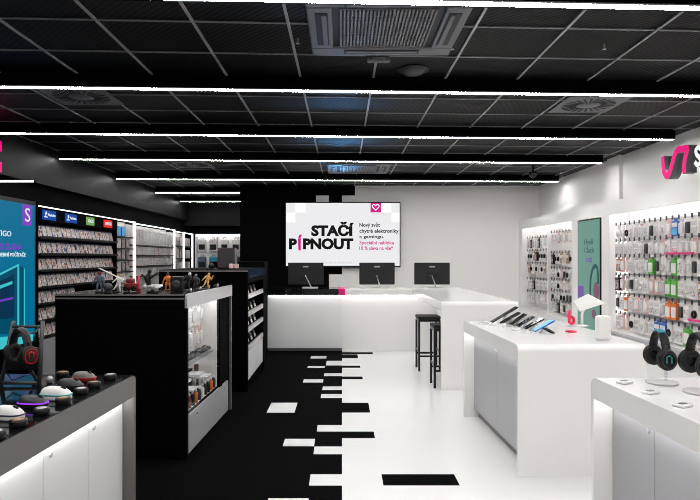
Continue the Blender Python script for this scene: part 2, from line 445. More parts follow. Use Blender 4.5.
for (px, py, lab) in ((305, 78, 'small pendent sprinkler in the ceiling before the second light'), (298, 37, 'small pendent sprinkler beside the corner of the large air unit'),
                      (452, 43, 'small pendent sprinkler off the far corner of the large air unit'), (604, 43, 'small pendent sprinkler in the mesh ceiling above the accessory wall')):
    Y = 912 / (VY - py)
    t = thing('sprinkler', lab, 'sprinkler', (PX(px, Y), Y, CZ - .001))
    MB().cyl((0, 0, 0), (0, 0, -.03), .007).build('pipe', 'grid', t)
    MB().lathe([(.006, -.03), (.007, -.04), (.015, -.043), (.015, -.045)], 12).build('deflector', 'silver', t)
t = thing('security_camera', 'small black pendent security camera in front of the far white wall', 'camera', (PX(533, 9.9), 9.9, CZ - .001))
MB().cyl((0, 0, 0), (0, 0, -.1), .02).build('mount', 'black_plastic', t)
MB().lathe([(.06, -.1), (.07, -.13), (.055, -.17), (.02, -.195), (.001, -.2)], 20).build('dome', 'black_gloss', t)

# ================================================================= SIGNS ON THE WALLS
def ribbon(path, wd):
    """outline of a stroke in 2D"""
    P = [Vector(p) for p in path]; L, Rr = [], []
    for i, p in enumerate(P):
        d = (P[min(i + 1, len(P) - 1)] - P[max(i - 1, 0)]).normalized(); nn = Vector((-d.y, d.x)) * wd / 2
        L.append(p + nn); Rr.append(p - nn)
    return L, Rr
def smooth2(pts, n=6):
    out = []
    for i in range(len(pts) - 1):
        p0 = Vector(pts[max(i - 1, 0)]); p1 = Vector(pts[i]); p2 = Vector(pts[i + 1]); p3 = Vector(pts[min(i + 2, len(pts) - 1)])
        for k in range(n):
            u = k / n
            out.append(.5 * ((2 * p1) + (-p0 + p2) * u + (2 * p0 - 5 * p1 + 4 * p2 - p3) * u * u + (-p0 + 3 * p1 - 3 * p2 + p3) * u ** 3))
    out.append(Vector(pts[-1])); return out
def letter(name, path, wd, x0, x1, mats, label, n=6):
    L, Rr = ribbon(smooth2(path, n), wd)
    m = MB(); k = len(L)
    for i in range(k - 1):
        a, b, c, d = L[i], L[i + 1], Rr[i + 1], Rr[i]
        m.add([(x0, *a), (x0, *b), (x0, *c), (x0, *d)], [(0, 1, 2, 3)], 0)
        m.add([(x1, *a), (x1, *b), (x1, *c), (x1, *d)], [(0, 1, 2, 3)], 1)
        m.add([(x0, *a), (x0, *b), (x1, *b), (x1, *a)], [(0, 1, 2, 3)], 1, True)
        m.add([(x0, *d), (x0, *c), (x1, *c), (x1, *d)], [(0, 1, 2, 3)], 1, True)
    m.add([(x0, *L[0]), (x0, *Rr[0]), (x1, *Rr[0]), (x1, *L[0])], [(0, 1, 2, 3)], 1)
    m.add([(x0, *L[-1]), (x0, *Rr[-1]), (x1, *Rr[-1]), (x1, *L[-1])], [(0, 1, 2, 3)], 1)
    return tag(m.build(name, mats), label, 'sign')
XL_ = 3.80
def lp(cx, cy):
    px = 650 + cx / 7.7; py = 135 + cy / 7.7; Y = XL_ * F / (px - VX)
    return (Y, PZ(py, Y))
letter('sign_letter', [lp(*p) for p in ((97, 165), (99, 230), (107, 285), (128, 316), (150, 290), (172, 215), (190, 150), (215, 112), (240, 110), (284, 104), (272, 170), (262, 230), (264, 295))],
       .075, XL_, XL_ + .12, ['magenta_letter', 'letter_grey'], 'big magenta curved logo letter with dark sides on the white fascia')
letter('sign_letter', [lp(*p) for p in ((392, 110), (372, 95), (352, 120), (362, 155), (385, 175), (384, 215), (362, 228), (345, 205))],
       .05, XL_, XL_ + .1, [emit('white letter face with added glow', (250, 250, 252), .9), 'navy'], 'white letter S with navy sides on the fascia, next to the magenta letter')  # emission added to the face so it reads white instead of grey
# magenta letter at the black bulkhead (mostly out of the picture)
def Ls(px): return 3.98 * F / (VX - px)
t = thing('sign_letter', 'magenta lit logo letter on the black bulkhead, cut by the picture edge', 'sign', (XS + .06, 6.9, 2.6))
m = MB()
for py0, py1 in ((141, 151.5), (162, 172)):
    m.box(-.05, .02, -.5, Ls(2) - 6.9, PZ(py1, Ls(1)) - 2.6, PZ(py0, Ls(1)) - 2.6)
m.box(-.05, .02, -.6, -.5, PZ(172, Ls(1)) - 2.6, PZ(141, Ls(1)) - 2.6)
m.build('face', 'magenta_letter', t)

# ================================================================= TELEVISION
TY = 12.46
t = thing('wall_television', 'large wall television with white advert and black lettering above the reception counter', 'television', (PX(343, TY), TY, PZ(267, TY)))
x0, x1, z0, z1 = PX(285.2, TY), PX(400.6, TY), PZ(267.2, TY), PZ(202, TY)
MB().rbox(x0, x1, TY, TY + .06, z0, z1, .008, 1).build('housing', 'black_plastic', t, True)
MB().box(PX(330, TY), PX(356, TY), TY + .06, YB - .002, PZ(245, TY), PZ(225, TY)).build('wall_bracket', 'black_metal', t, True)
ty = TY - .002
e = emit('screen light grey', (236, 236, 238)); ew = emit('screen white', (255, 255, 255)); ek = emit('screen black', (14, 14, 16)); em = emit('screen magenta', (206, 30, 140)); eg = emit('screen grey', (190, 190, 192))
def scr(a, b, c, d, y): return MB().box(PX(a, TY), PX(b, TY), y - .001, y, PZ(d, TY), PZ(c, TY))
sc_ = scr(286, 399.6, 203, 265.8, ty).build('screen', e, t, True)
for i, (a, b, c, d) in enumerate(((295.4, 305.6, 203, 212.6), (286, 295.4, 212.6, 222.4), (381, 391.4, 203, 212.6), (391.4, 399.6, 212.6, 222.4))):
    scr(a, b, c, d, ty - .0015).build('screen_square', ew, sc_, True)
scr(370.5, 381, 203, 212.4, ty - .0015).build('logo_square', em, sc_, True)
hp = [(0, -.35), (-.42, .08), (-.42, .3), (-.25, .42), (-.08, .34), (0, .22), (.08, .34), (.25, .42), (.42, .3), (.42, .08)]
cx, cz, sc1 = PX(375.7, TY), PZ(207.6, TY), .16
MB().tube([(cx + a * sc1, ty - .004, cz + b * sc1) for a, b in hp], .011, 6, closed=True).build('heart_outline', ew, sc_, True)
def tvt(s, a, b, c, d, mt, bold=0.):
    return lettering('lettering', s, mt, sc_, (PX(a, TY), ty - .003, PZ(d, TY)), (1, 0, 0), (0, 0, 1), PX(b, TY) - PX(a, TY), PZ(c, TY) - PZ(d, TY), bold)
tvt('STAČÍ', 311.2, 354.2, 221.8, 236.3, ek, .055)
tvt('P', 289, 297, 238.4, 249.3, ek, .055); tvt('Í', 298, 302.2, 234.6, 250.4, em, .05); tvt('PNOUT', 303, 353.3, 238.2, 249.5, ek, .055)
tvt('Nový svět', 359.4, 380, 222.6, 228, ek, .022); tvt('chytré elektroniky', 359.4, 398.6, 229, 234, ek, .022); tvt('a gamingu.', 359.4, 384, 235.2, 239.3, ek, .022)
tvt('Speciální nabídka', 359.4, 394, 240.8, 245.6, em, .018); tvt('10 % sleva na vše*', 359.4, 393, 246, 250, em, .018)
tvt('Akce platí do vyprodání zásob', 323.5, 352, 262, 263.8, eg)

# ================================================================= PORTRAIT SCREENS
t = thing('totem_screen', 'tall portrait screen showing dark headphones on green, in the white wall', 'screen', (XR, (RSa + RSb) / 2, .46))
B(XR - .012, XR + .055, RSa + .02, RSb - .02, .47, 2.18).build('housing', 'black_plastic', t, True)
eg2 = emit('screen sage green', (106, 147, 135)); eg3 = emit('screen dark green', (44, 84, 82)); eg4 = emit('screen mauve', (120, 84, 104)); eg5 = emit('screen purple', (112, 84, 160)); eg6 = emit('screen pale green', (70, 112, 110))
s1 = B(XR - .014, XR - .012, RSa + .035, RSb - .035, .485, 2.165).build('screen', eg2, t, True)
def rp(px, py): Y = (XR - .015) * F / (px - VX); return Y, PZ(py, Y)
m = MB()
arc = [rp(*p) for p in ((592.5, 308), (590.5, 295), (590.6, 280), (592.3, 270), (595, 266), (597.3, 269), (598, 278), (598, 284))]
m.tube([(XR - .017, a, b) for a, b in smooth2(arc, 5)], .034, 6, flat=.05, up=(1, 0, 0))
m.build('headphone_band', eg3, s1, True)
m = MB()
for (px, py, ra, rb) in ((596.3, 291, .10, .13), (594, 314, .08, .07)):
    m = MB(); a, b = rp(px, py); m.prism([(a + ra * math.cos(k * PI / 10), b + rb * math.sin(k * PI / 10)) for k in range(20)], 'x', XR - .0165, XR - .0155); m.build('ear_cup', eg4, s1, True)
a, b = rp(580.5, 291); m = B(XR - .0165, XR - .0155, a - .12, a + .11, b - .1, b + .08).build('badge', eg5, s1, True)
a, b = rp(584.3, 246.5); lettering('lettering', 'Hyell', eg6, s1, (XR - .016, a, b), (0, -1, 0), (0, 0, 1), .32, .11, .02)
a, b = rp(584.3, 253); lettering('lettering', 'Clack', eg6, s1, (XR - .016, a, b), (0, -1, 0), (0, 0, 1), .36, .085, .02)
a, b = rp(586.5, 262.5); lettering('lettering', '100', eg5, s1, (XR - .016, a, b), (0, -1, 0), (0, 0, 1), .2, .075)

XG = -3.92
def lq(px, py): Y = -XG * F / (VX - px); return Y, PZ(py, Y)
SA, SB = 6.72, 7.69
t = thing('totem_screen', 'large teal advertising screen with purple badge before the game shelves', 'screen', (XG - .04, 7.2, 0))
B(XG - .08, XG - .002, SA, SB, .55, 2.32).build('housing', 'black_plastic', t, True)
B(XG - .06, XG - .02, SB - .022, SB + .004, .6, 2.31).build('edge_light', emit('teal edge glow', (120, 190, 205), .7), t, True)
B(XG - .1, XG + .1, SA + .1, SB - .1, 0, .55).build('plinth', 'black', t, True)
et = emit('screen teal', (0, 108, 146)); ep = emit('screen violet', (132, 62, 190)); ev2 = emit('screen violet text', (112, 60, 190)); ewt = emit('screen soft white', (206, 228, 234)); et2 = emit('screen light teal', (64, 190, 200)); et3 = emit('screen mid teal', (0, 76, 104)); et4 = emit('screen deep teal', (8, 50, 80))
s2 = B(XG - .002, XG, SA + .03, SB - .035, .6, 2.27).build('screen', et, t, True)
X1 = XG + .002
def quad(name, pts, mt, par=None, x=X1):
    q = [lq(*p) for p in pts]
    return MB().prism(q, 'x', x - .001, x).build(name, mt, par or s2, True)
bd = quad('badge', ((22.4, 204), (32, 206), (31.5, 226), (22.4, 225)), ep)
a, b = lq(24.8, 221.5); lettering('lettering', 'S', ewt, bd, (X1 + .002, a, b), (0, 1, 0), (0, 0, 1), .12, .17)
a, b = lq(-14, 235); lettering('lettering', 'VERTIGO', ewt, s2, (X1 + .001, a, b), (0, 1, 0), (0, 0, 1), lq(11, 235)[0] - a, .065, .01)
a, b = lq(-8, 249.5); lettering('lettering', '15 % SLEVA', ev2, s2, (X1 + .001, a, b), (0, 1, 0), (0, 0, 1), lq(22, 249)[0] - a, .075, .03)
a, b = lq(-8, 256.5); lettering('lettering', 'NA HERNÍ POČÍTAČE', ewt, s2, (X1 + .001, a, b), (0, 1, 0), (0, 0, 1), lq(25.5, 256.5)[0] - a, .06, .02)
pc = quad('computer_picture', ((-8, 277), (18, 264), (24.8, 269), (24.8, 334), (18, 334), (-8, 334)), et3)
quad('computer_edge', ((17.2, 264), (19, 264.5), (19, 334), (17.2, 334)), et2, pc, X1 + .0015)
quad('computer_edge', ((23.6, 268.2), (24.8, 269), (24.8, 334), (23.6, 334)), et2, pc, X1 + .0015)
quad('computer_edge', ((-8, 277), (18, 264), (18, 266), (-8, 279.5)), et2, pc, X1 + .0015)
quad('computer_window', ((-6, 284), (14, 274), (14, 318), (-6, 320)), et4, pc, X1 + .0015)
quad('computer_stripe', ((-2, 300), (13, 297), (13, 299), (-2, 302.4)), ev2, pc, X1 + .003)
quad('computer_stripe', ((-2, 286), (12, 281), (12, 284), (-2, 289.4)), et2, pc, X1 + .003)
quad('lower_band', ((-8, 338), (33, 334), (33, 352), (-8, 352)), et2)

# ================================================================= GAME SHELF UNIT
GA, GB = 7.72, 10.45
t = thing('game_shelf_unit', 'tall black wall shelf of video games with small coloured header signs', 'shelf unit', (-4.0, (GA + GB) / 2, 0))
B(-4.17, -4.15, GA, GB, 0, 2.3).build('back_panel', 'black', t, True)
for a in (GA, GB - .03): B(-4.15, XG, a, a + .03, 0, 2.3).build('side_panel', 'black', t, True)
B(-4.15, XG + .02, GA + .03, GB - .03, 2.08, 2.245).build('header', 'black', t, True)
B(-4.15, XG + .02, GA, GB, 2.3, 2.32).build('top_cap', 'black', t, True)
B(XG - .01, XG + .012, GA + .02, GB - .02, 2.266, 2.28).build('light_strip', 'led_thin', t, True)
B(-4.15, XG + .06, GA + .03, GB - .03, 0, .535).build('base', 'door_grey', t, True)
ROWZ = [1.885, 1.665, 1.448, 1.228, 1.01, .79, .572]
for z in ROWZ:
    m = B(-4.15, XG + .03, GA + .03, GB - .03, z - .03, z - .012); m.box(XG + .024, XG + .03, GA + .03, GB - .03, z - .012, z + .004); m.build('shelf', 'black_plastic', t, True)
sign_blue = emit('lit blue sign', (20, 70, 160)); sign_green = emit('lit green sign', (112, 160, 84)); sign_red = emit('lit red sign', (224, 44, 40)); sign_txt = emit('lit sign text', (220, 228, 240))
for cy, wd, mt, txt, lab in ((7.98, .36, sign_blue, 'PlayStation', 'small blue header sign with white lettering, next to the teal screen'), (8.62, .36, sign_blue, 'PlayStation', 'small blue header sign with white lettering, second from the teal screen'),
                             (9.28, .28, sign_green, 'XBOX', 'small green header sign above the game shelves'), (9.98, .34, sign_red, 'SWITCH', 'small red header sign above the game shelves')):
    s = thing('header_sign', lab, 'sign', (XG + .021, cy, 2.105))
    p = B(0, .012, -wd / 2, wd / 2, 0, .125).build('panel', mt, s)
    if mt is sign_blue:
        lettering('lettering', txt, sign_txt, p, (.0135, -wd * .12, .04), (0, 1, 0), (0, 0, 1), wd * .55, .045, .01, False)
        q = MB(); q.box(.013, .016, -wd * .33, -wd * .29, .03, .10); q.cyl((.0145, -wd * .27, .085), (.0165, -wd * .27, .085), .022, n=12); q.box(.013, .016, -wd * .42, -wd * .18, .028, .042); q.build('emblem', sign_txt, p)
    else:
        lettering('lettering', txt, sign_txt, p, (.0135, -wd * .38, .04), (0, 1, 0), (0, 0, 1), wd * .76, .05, .01, False)
# game case: front faces -Y in its own frame
gm = MB(); gm.T = Matrix.Rotation(-.24, 4, 'X')
gm.box(-.068, .068, -.0, .014, 0, .172, 0); gm.box(-.066, .066, -.0015, 0, .004, .152, 1); gm.box(-.066, .066, -.0015, 0, .154, .169, 2)
case0 = gm.build('game_case', ['black_plastic', 'cover', 'navy_plastic'])
first = True
rown = ['top', 'second', 'third', 'fourth', 'fifth', 'sixth', 'lowest']
ng = 18; pitch = (GB - GA - .12) / ng
for r, z in enumerate(ROWZ):
    n = ng if r < 4 else (8 if r == 4 else 4)
    for k in range(n):
        yy = GA + .06 + pitch * (k + .5)
        o = case0 if first else case0.copy()
        if not first: COL.objects.link(o)
        first = False
        o.location = (XG - .035, yy, z - .0065); o.rotation_euler = (0, 0, PI / 2)
        tag(o, f'video game case on the {rown[r]} game shelf, {ORD[k]} from the teal screen', 'video game', 'game cases on the wall shelf')

# ================================================================= PACKAGES
def pack(kind):
    """hanging package, front towards -Y, hangs from z = 0 downwards"""
    m = MB()
    if kind == 'slim':
        m.box(-.036, .036, 0, .006, -.165, 0, 0); m.rbox(-.026, .026, -.02, 0, -.14, -.045, .006, 1, 1); m.box(-.036, .036, -.001, 0, -.036, -.012, 2)
    elif kind == 'box':
        m.box(-.042, .042, -.02, .025, -.17, -.03, 0); m.box(-.02, .02, 0, .004, -.03, 0, 0); m.box(-.036, .036, -.022, -.02, -.15, -.06, 1)
    elif kind == 'cable':
        m.box(-.038, .038, 0, .006, -.17, 0, 0)
        for a in range(3):
            m.tube([(.024 * math.cos(i * PI / 6), -.007 - .005 * a, -.095 + .03 * math.sin(i * PI / 6)) for i in range(12)], .005, 5, 1, True)
    elif kind == 'wide':
        m.box(-.047, .047, -.01, .02, -.16, -.025, 0); m.box(-.025, .025, 0, .004, -.025, 0, 0); m.box(-.042, .042, -.0115, -.01, -.145, -.09, 1); m.box(-.042, .042, -.0115, -.01, -.08, -.04, 2)
    return m
PK = {}
for nm, kind, mats in (('white card', 'slim', ['card', 'clear_card', 'pack_print']), ('white boxed', 'box', ['card', 'pack_print', 'card']), ('white cable', 'cable', ['card', 'card', 'card']),
                       ('white printed', 'wide', ['card', 'pack_print', 'clear_card']), ('black cable', 'cable', ['card', 'black_plastic', 'card']), ('black boxed', 'box', ['black_plastic', 'pack_dark', 'card']),
                       ('brown printed', 'wide', ['tan', 'pack_dark', 'card']), ('green boxed', 'box', ['green', 'card', 'card']), ('orange boxed', 'box', ['orange', 'card', 'card']),
                       ('blue boxed', 'wide', ['blue', 'lightblue', 'card']), ('red boxed', 'box', ['red', 'card', 'card']), ('pink card', 'slim', ['pale_pink', 'card', 'pale_pink']), ('grey card', 'slim', ['clear_card', 'dark_grey', 'card'])):
    PK[nm] = (pack(kind), mats, None)
def hang(nm, loc, rz, label, group, scale=1.):
    mb, mats, me = PK[nm]
    if me is None:
        o = mb.build('accessory_pack', mats); PK[nm] = (mb, mats, o)
    else:
        o = me.copy(); COL.objects.link(o)
    o.location = loc; o.rotation_euler = (0, 0, rz); o.scale = (scale,) * 3
    return tag(o, label, 'packaged accessory', group)
WHITES = ['white card', 'white boxed', 'white cable', 'white printed', 'white card', 'white cable', 'white boxed', 'white printed', 'grey card', 'pink card', 'white card', 'white boxed', 'black cable']

def hook_mb(L):
    m = MB(); m.box(-.004, .004, -L, 0, -.004, .004, 0); m.box(-.004, .004, -L - .004, -L + .004, -.004, .012, 0); m.box(-.016, .016, -L - .008, -L - .004, -.022, .026, 1)
    return m
HOOKM = {}
def hook(parent, loc, rz, L, dark=True):
    k = (L, dark)
    if k not in HOOKM:
        o = hook_mb(L).build('hook', ['silver', 'dark_grey' if dark else 'card'], parent); HOOKM[k] = o
    else:
        o = HOOKM[k].copy(); COL.objects.link(o); o.parent = parent
    o.location = Vector(loc) - parent.location; o.rotation_euler = (0, 0, rz)
    return o
# --- wide bay right of the green screen
bay = thing('peg_wall_display', 'wide white lit peg wall of hanging accessories beside the green screen', 'display wall', (4.0, (R2a + R2b) / 2, OB))
B(4.0, 4.018, R2a + .01, R2b - .01, OB + .002, 2.295).build('back_panel', 'white', bay, True)
B(XR + .045, XR + .075, R2a + .02, R2b - .02, 2.25, 2.262).build('light_strip', 'led_bay', bay, True)
B(XR + .1, 3.97, R2b - .016, R2b - .004, OB + .1, OT - .06).build('light_strip', 'led_thin', bay, True)
R2Z = [PZ(y, 8.03) for y in (223.5, 240, 256, 274.5, 294, 313.5)]
RN = ['top', 'second', 'third', 'fourth', 'fifth', 'lowest']
for z in R2Z:
    B(3.975, 4.0, R2a + .05, R2b - .05, z - .012, z + .012).build('rail', 'silver', bay, True)
special = {(0, 2): 'black cable', (0, 11): 'blue boxed', (2, 0): 'brown printed', (2, 7): 'green boxed', (2, 11): 'green boxed', (3, 0): 'black boxed', (3, 10): 'green boxed', (3, 11): 'green boxed', (3, 15): 'brown printed',
           (4, 2): 'orange boxed', (4, 10): 'orange boxed', (4, 11): 'orange boxed', (5, 8): 'blue boxed', (5, 9): 'blue boxed', (5, 13): 'green boxed', (5, 3): 'black cable', (5, 2): 'pink card'}
N2 = 16; HL = .2
for r, z in enumerate(R2Z):
    for k in range(N2):
        yy = R2b - .09 - .128 * k
        hook(bay, (3.985, yy, z), -PI / 2, HL)
        nm = special.get((r, k)) or random.choice(WHITES)
        hang(nm, (3.985 - HL + .03, yy, z - .006), -PI / 2, f'{nm} accessory pack, {RN[r]} row of the wide bay, {ORD[k]} from the green screen', 'accessory packs in the wide bay', 1.3)
# shelf-edge price strips
for (r, y0, y1, mt) in ((1, 6.45, 7.0, 'pink'), (4, 6.0, 6.55, 'pink')):
    z = R2Z[r] - .2
    B(3.77, 3.785, y0, y1, z, z + .022).build('price_strip', mt, bay, True)
# --- far bay
bay1 = thing('peg_wall_display', 'far white lit peg wall of phone accessories between back wall and green screen', 'display wall', (4.0, (R1a + R1b) / 2, OB))
B(4.0, 4.018, R1a + .01, R1b - .01, OB + .002, 2.295).build('back_panel', 'white', bay1, True)
B(XR + .045, XR + .075, R1a + .02, R1b - .02, 2.25, 2.262).build('light_strip', 'led_bay', bay1, True)
B(XR + .03, 4.0, 10.93, 10.99, OB + .002, OT - .06).build('divider', 'white', bay1, True)
def farbay(ya, yb, rows_, n, lab, pals):
    for r, z in enumerate(rows_):
        B(3.975, 4.0, ya, yb, z - .012, z + .012).build('rail', 'silver', bay1, True)
        for k in range(n):
            yy = ya + (yb - ya) * (k + .5) / n
            hook(bay1, (3.985, yy, z), -PI / 2, .2)
            nm = random.choice(pals[r])
            hang(nm, (3.985 - .17, yy, z - .006), -PI / 2, f'{nm} pack, {ORD[r]} row down, {ORD[k]} from the green screen, {lab}', 'accessory packs in the far bay', 1.2)
DK = ['black boxed', 'brown printed', 'white boxed', 'black cable']
farbay(9.78, 10.9, [PZ(y, 10.35) for y in (231, 252, 268, 279.5, 291, 301.5)], 8, 'far bay screen half', [['white printed', 'blue boxed', 'pink card', 'white card'], DK + ['green boxed'], WHITES, WHITES, ['white cable', 'grey card', 'black cable'], DK + WHITES])
farbay(11.03, 12.3, [PZ(y, 11.65) for y in (237, 250, 263, 279, 292)], 8, 'far bay wall half', [['white boxed', 'black boxed', 'white card'], DK, DK, ['white printed', 'pink card', 'black boxed'], WHITES])

# ================================================================= LEFT BAYS
def left_bay(name, label, ya, yb, rows_, post=True, top=2.27):
    t = thing(name, label, 'display wall', (-4.0, (ya + yb) / 2, 0))
    B(-4.17, -4.15, ya, yb, .05, top).build('back_panel', 'clear_card', t, True)
    B(-4.15, XG, ya, yb, 0, .5).build('base', 'door_grey', t, True)
    B(XG - .05, XG - .02, ya + .03, yb - .03, top, top + .014).build('light_strip', 'led_dim', t, True)
    B(XG - .04, XG, yb - .1, yb - .03, .5, top + .02).build('light_post', emit('lit white post', (255, 250, 245), 1.1), t, True)
    for z in rows_: B(-4.15, XG - .02, ya + .02, yb - .11, z - .022, z).build('shelf', 'black_plastic', t, True)
    return t
rb = MB(); rb.box(-.09, .09, 0, .12, 0, .17, 0); rb.box(-.08, .08, -.0015, 0, .01, .16, 1)
BX = {}
def boxed(nm, mats, loc, rz, label, group, sc=(1, 1, 1)):
    if nm not in BX:
        o = MB(); o.v = list(rb.v); o.f = list(rb.f); o.mi = list(rb.mi); o.sm = list(rb.sm); o = o.build('product_box', mats); BX[nm] = o
    else:
        o = BX[nm].copy(); COL.objects.link(o)
    o.location = loc; o.rotation_euler = (0, 0, rz); o.scale = sc
    return tag(o, label, 'boxed product', group)
r1 = [1.99, 1.78, 1.57, 1.36, 1.15]
left_bay('wall_shelf_bay', 'narrow lit shelf bay of boxes next to the game shelves', 10.5, 11.45, r1)
for r, z in enumerate(r1):
    for k in range(3):
        nm = random.choice(['white', 'white', 'blue', 'grey'])
        boxed(nm, {'white': ['card', 'pack_print'], 'blue': ['blue', 'lightblue'], 'grey': ['slate', 'pack_dark']}[nm], (XG - .05, 10.68 + .22 * k, z), PI / 2,
              f'{nm} product box in the narrow lit bay, {RN[r] if r < 4 else "fifth"} shelf, {ORD[k]} from the game shelves', 'boxes in the narrow lit bay')
r2 = [1.86, 1.665, 1.45, 1.25]
left_bay('wall_shelf_bay', 'wide lit wall bay with rows of white packages on black shelves', 11.5, 14.15, r2, True, 2.25)
for r, z in enumerate(r2):
    for k in range(12):
        nm = random.choice(['white', 'white', 'white', 'pale'])
        boxed(nm, {'white': ['card', 'pack_print'], 'pale': ['pale_pink', 'pack_print']}[nm], (XG - .05, 11.64 + .205 * k, z), PI / 2,
              f'{nm} package in the wide lit bay, {RN[r]} black shelf, {ORD[k]} from the game shelves', 'packages in the wide lit bay', (1, 1, 1.75 if r == 0 else .93))
r3 = [1.9, 1.6, 1.3]
left_bay('wall_shelf_bay', 'shadowy lit bay of small goods at the end of the long wall', 14.2, 15.0, r3, True, 2.22)
left_bay('wall_shelf_bay', 'last lit bay of small goods beside the passage corner', 15.02, 15.85, r3, True, 2.22)
for q, (y0, lab) in enumerate(((14.32, 'shadowy lit bay'), (15.14, 'last bay by the corner'))):
    for r, z in enumerate(r3):
        for k in range(3):
            nm = random.choice(['grey', 'white', 'white'])
            boxed(nm, {'white': ['card', 'pack_print'], 'grey': ['slate', 'pack_dark']}[nm], (XG - .05, y0 + .21 * k, z), PI / 2, f'{nm} box in the {lab}, {RN[r]} shelf, {ORD[k]} from its inner post', 'boxes in the end bays', (1, 1, 1.2))
# far end wall of the passage
t = thing('peg_wall_display', 'lit peg wall of cases and bags at the end of the passage', 'display wall', (-3.0, 15.98, 0))
B(-3.86, -2.3, 16.02, 16.045, .3, 2.2).build('back_panel', 'white', t, True)
B(-3.9, -2.24, 15.95, 16.045, 2.2, 2.24).build('top_rail', 'silver', t, True)
B(-3.88, -2.26, 15.94, 15.95, 2.185, 2.215).build('light_strip', 'led_soft', t, True)
for x in (-3.89, -3.32, -2.75, -2.27): B(x - .02, x + .02, 15.96, 16.02, 0, 2.2).build('upright', 'silver', t, True)
cs = MB(); cs.rbox(-.11, .11, -.1, 0, -.36, -.02, .03, 2, 0); cs.tube([(-.04, -.05, -.02), (-.03, -.05, .02), (.03, -.05, .02), (.04, -.05, -.02)], .008, 6, 1); cs.rbox(-.08, .08, -.112, -.098, -.3, -.16, .01, 1, 1)
BG = {}
for r, z in enumerate((2.12, 1.66)):
    for k in range(5):
        nm = ['pale', 'mint', 'white', 'white', 'pale'][k] if r == 0 else ['slate', 'teal', 'red', 'dark', 'slate'][k]
        if nm not in BG:
            o = MB(); o.v = list(cs.v); o.f = list(cs.f); o.mi = list(cs.mi); o.sm = list(cs.sm)
            o = o.build('hanging_case', [{'pale': 'clear_card', 'mint': 'pack_print', 'white': 'card', 'slate': 'slate', 'teal': 'tealblue', 'red': 'coral', 'dark': 'dark_grey'}[nm], 'black_plastic', 'card']); BG[nm] = o
        else:
            o = BG[nm].copy(); COL.objects.link(o)
        o.location = (-3.72 + .3 * k, 16.015, z)
        tag(o, f'{nm} carrying case on the passage end wall, {"upper" if r == 0 else "lower"} row, {ORD[k]} from the corner', 'case', 'cases on the passage end wall')

# ================================================================= COUNTERS
def inv_u(L, Ht, T, t_, r):
    pts = [(0, 0), (0, Ht - r)] + [(r - r * math.cos(a * PI / 12), Ht - r + r * math.sin(a * PI / 12)) for a in range(1, 6)] + [(r, Ht), (L - r, Ht)]
    pts += [(L - r + r * math.sin(a * PI / 12), Ht - r + r * math.cos(a * PI / 12)) for a in range(1, 6)] + [(L, Ht - r), (L, 0), (L - t_, 0), (L - t_, Ht - T), (t_, Ht - T), (t_, 0)]
    return pts
def counter(name, label, loc, rz, sg, W, L, Ht, T, frame_m, door_m, doors, led='led_soft', plinth='grey_metal', top=None, rec=.1, r=.05, tp=.03):
    t = thing(name, label, 'display counter', loc, rz)
    m = MB(); m.prism(inv_u(L, Ht, T, tp, r), 'x', 0, sg * W)
    fr = m.build('frame', frame_m, t)
    a, b = sorted((sg * (rec + .02), sg * (W - .02)))
    B(a, b, tp + .002, L - tp - .002, .07, Ht - T - .002).build('cabinet', frame_m, t)
    a, b = sorted((sg * (rec + .05), sg * (W - .05)))
    B(a, b, tp + .002, L - tp - .002, .0, .07).build('plinth', plinth, t)
    ys = [tp + .004 + (L - 2 * tp - .008) * i / doors for i in range(doors + 1)]
    a, b = sorted((sg * rec, sg * (rec + .02)))
    for i in range(doors):
        d = B(a, b, ys[i] + .002, ys[i + 1] - .002, .085, Ht - T - .012).build('door', door_m, t)
        MB().cyl((sg * rec, ys[i] + .05, Ht - T - .07), (sg * (rec - .008), ys[i] + .05, Ht - T - .07), .011, n=12).build('lock', 'silver', d)
    a, b = sorted((sg * .035, sg * .06))
    B(a, b, tp + .01, L - tp - .01, Ht - T - .007, Ht - T - .0005).build('light_strip', led, t)
    if top:
        a, b = sorted((sg * .004, sg * (W - .004)))
        B(a, b, r, L - r, Ht, Ht + .004).build('top_panel', top, t)
    return t
ZC = .965
counter('display_counter', 'near glossy white counter carrying the two black headphones', (1.336 + .032 * 2.1, 1.12, 0), .032, 1, .95, 2.1, ZC, .112, 'gloss_white', 'door_grey', 5)
counter('display_counter', 'glossy white counter with a slanted row of phones before the accessory wall', (1.285, 4.38, 0), .032, 1, .955, 1.70, ZC, .112, 'gloss_white', 'door_grey', 2)
counter('display_counter', 'dark grey gaming counter with mice and glossy black top', (-1.148 - .038 * 2.1, 3.34 - 2.1, 0), -.038, -1, .95, 2.1, .95, .115, 'grey_metal', 'door_white', 5, 'led_counter', 'black_metal', 'black_gloss', .06, .03)

# ------------------------------------------------------- black glazed island A
AL, AW = 1.6, 1.06
A = thing('display_island', 'black island with a lit glass showcase on its side and figurines on top', 'display cabinet', (-1.23, 4.75, 0), -.038)
bm_ = MB(); bm_.box(-AW, -.0, 0, .05, 0, 1.2); bm_.box(-AW, -.02, AL - .06, AL, 0, 1.2); bm_.box(-AW, -AW + .03, .05, AL - .06, 0, 1.2); bm_.box(-AW + .03, -.06, .05, AL - .06, 0, .03); bm_.box(-AW + .03, -.03, .05, AL - .06, .335, .352)
bm_.box(-.5, -.02, 1.1, AL - .06, .352, 1.2)
bm_.build('body', 'black', A)
tp_ = MB(); tp_.rbox(-AW - .005, -.012, -.006, AL, 1.2, 1.305, .012, 2); tp_.build('top_slab', 'black', A)
for z in (1.272, 1.300): B(-AW, -.02, -.012, -.004, z, z + .012).build('edge_trim', 'grey_metal', A)
B(-AW + .01, -.03, .01, AL - .02, 1.305, 1.312).build('glass_top', 'black_gloss', A)
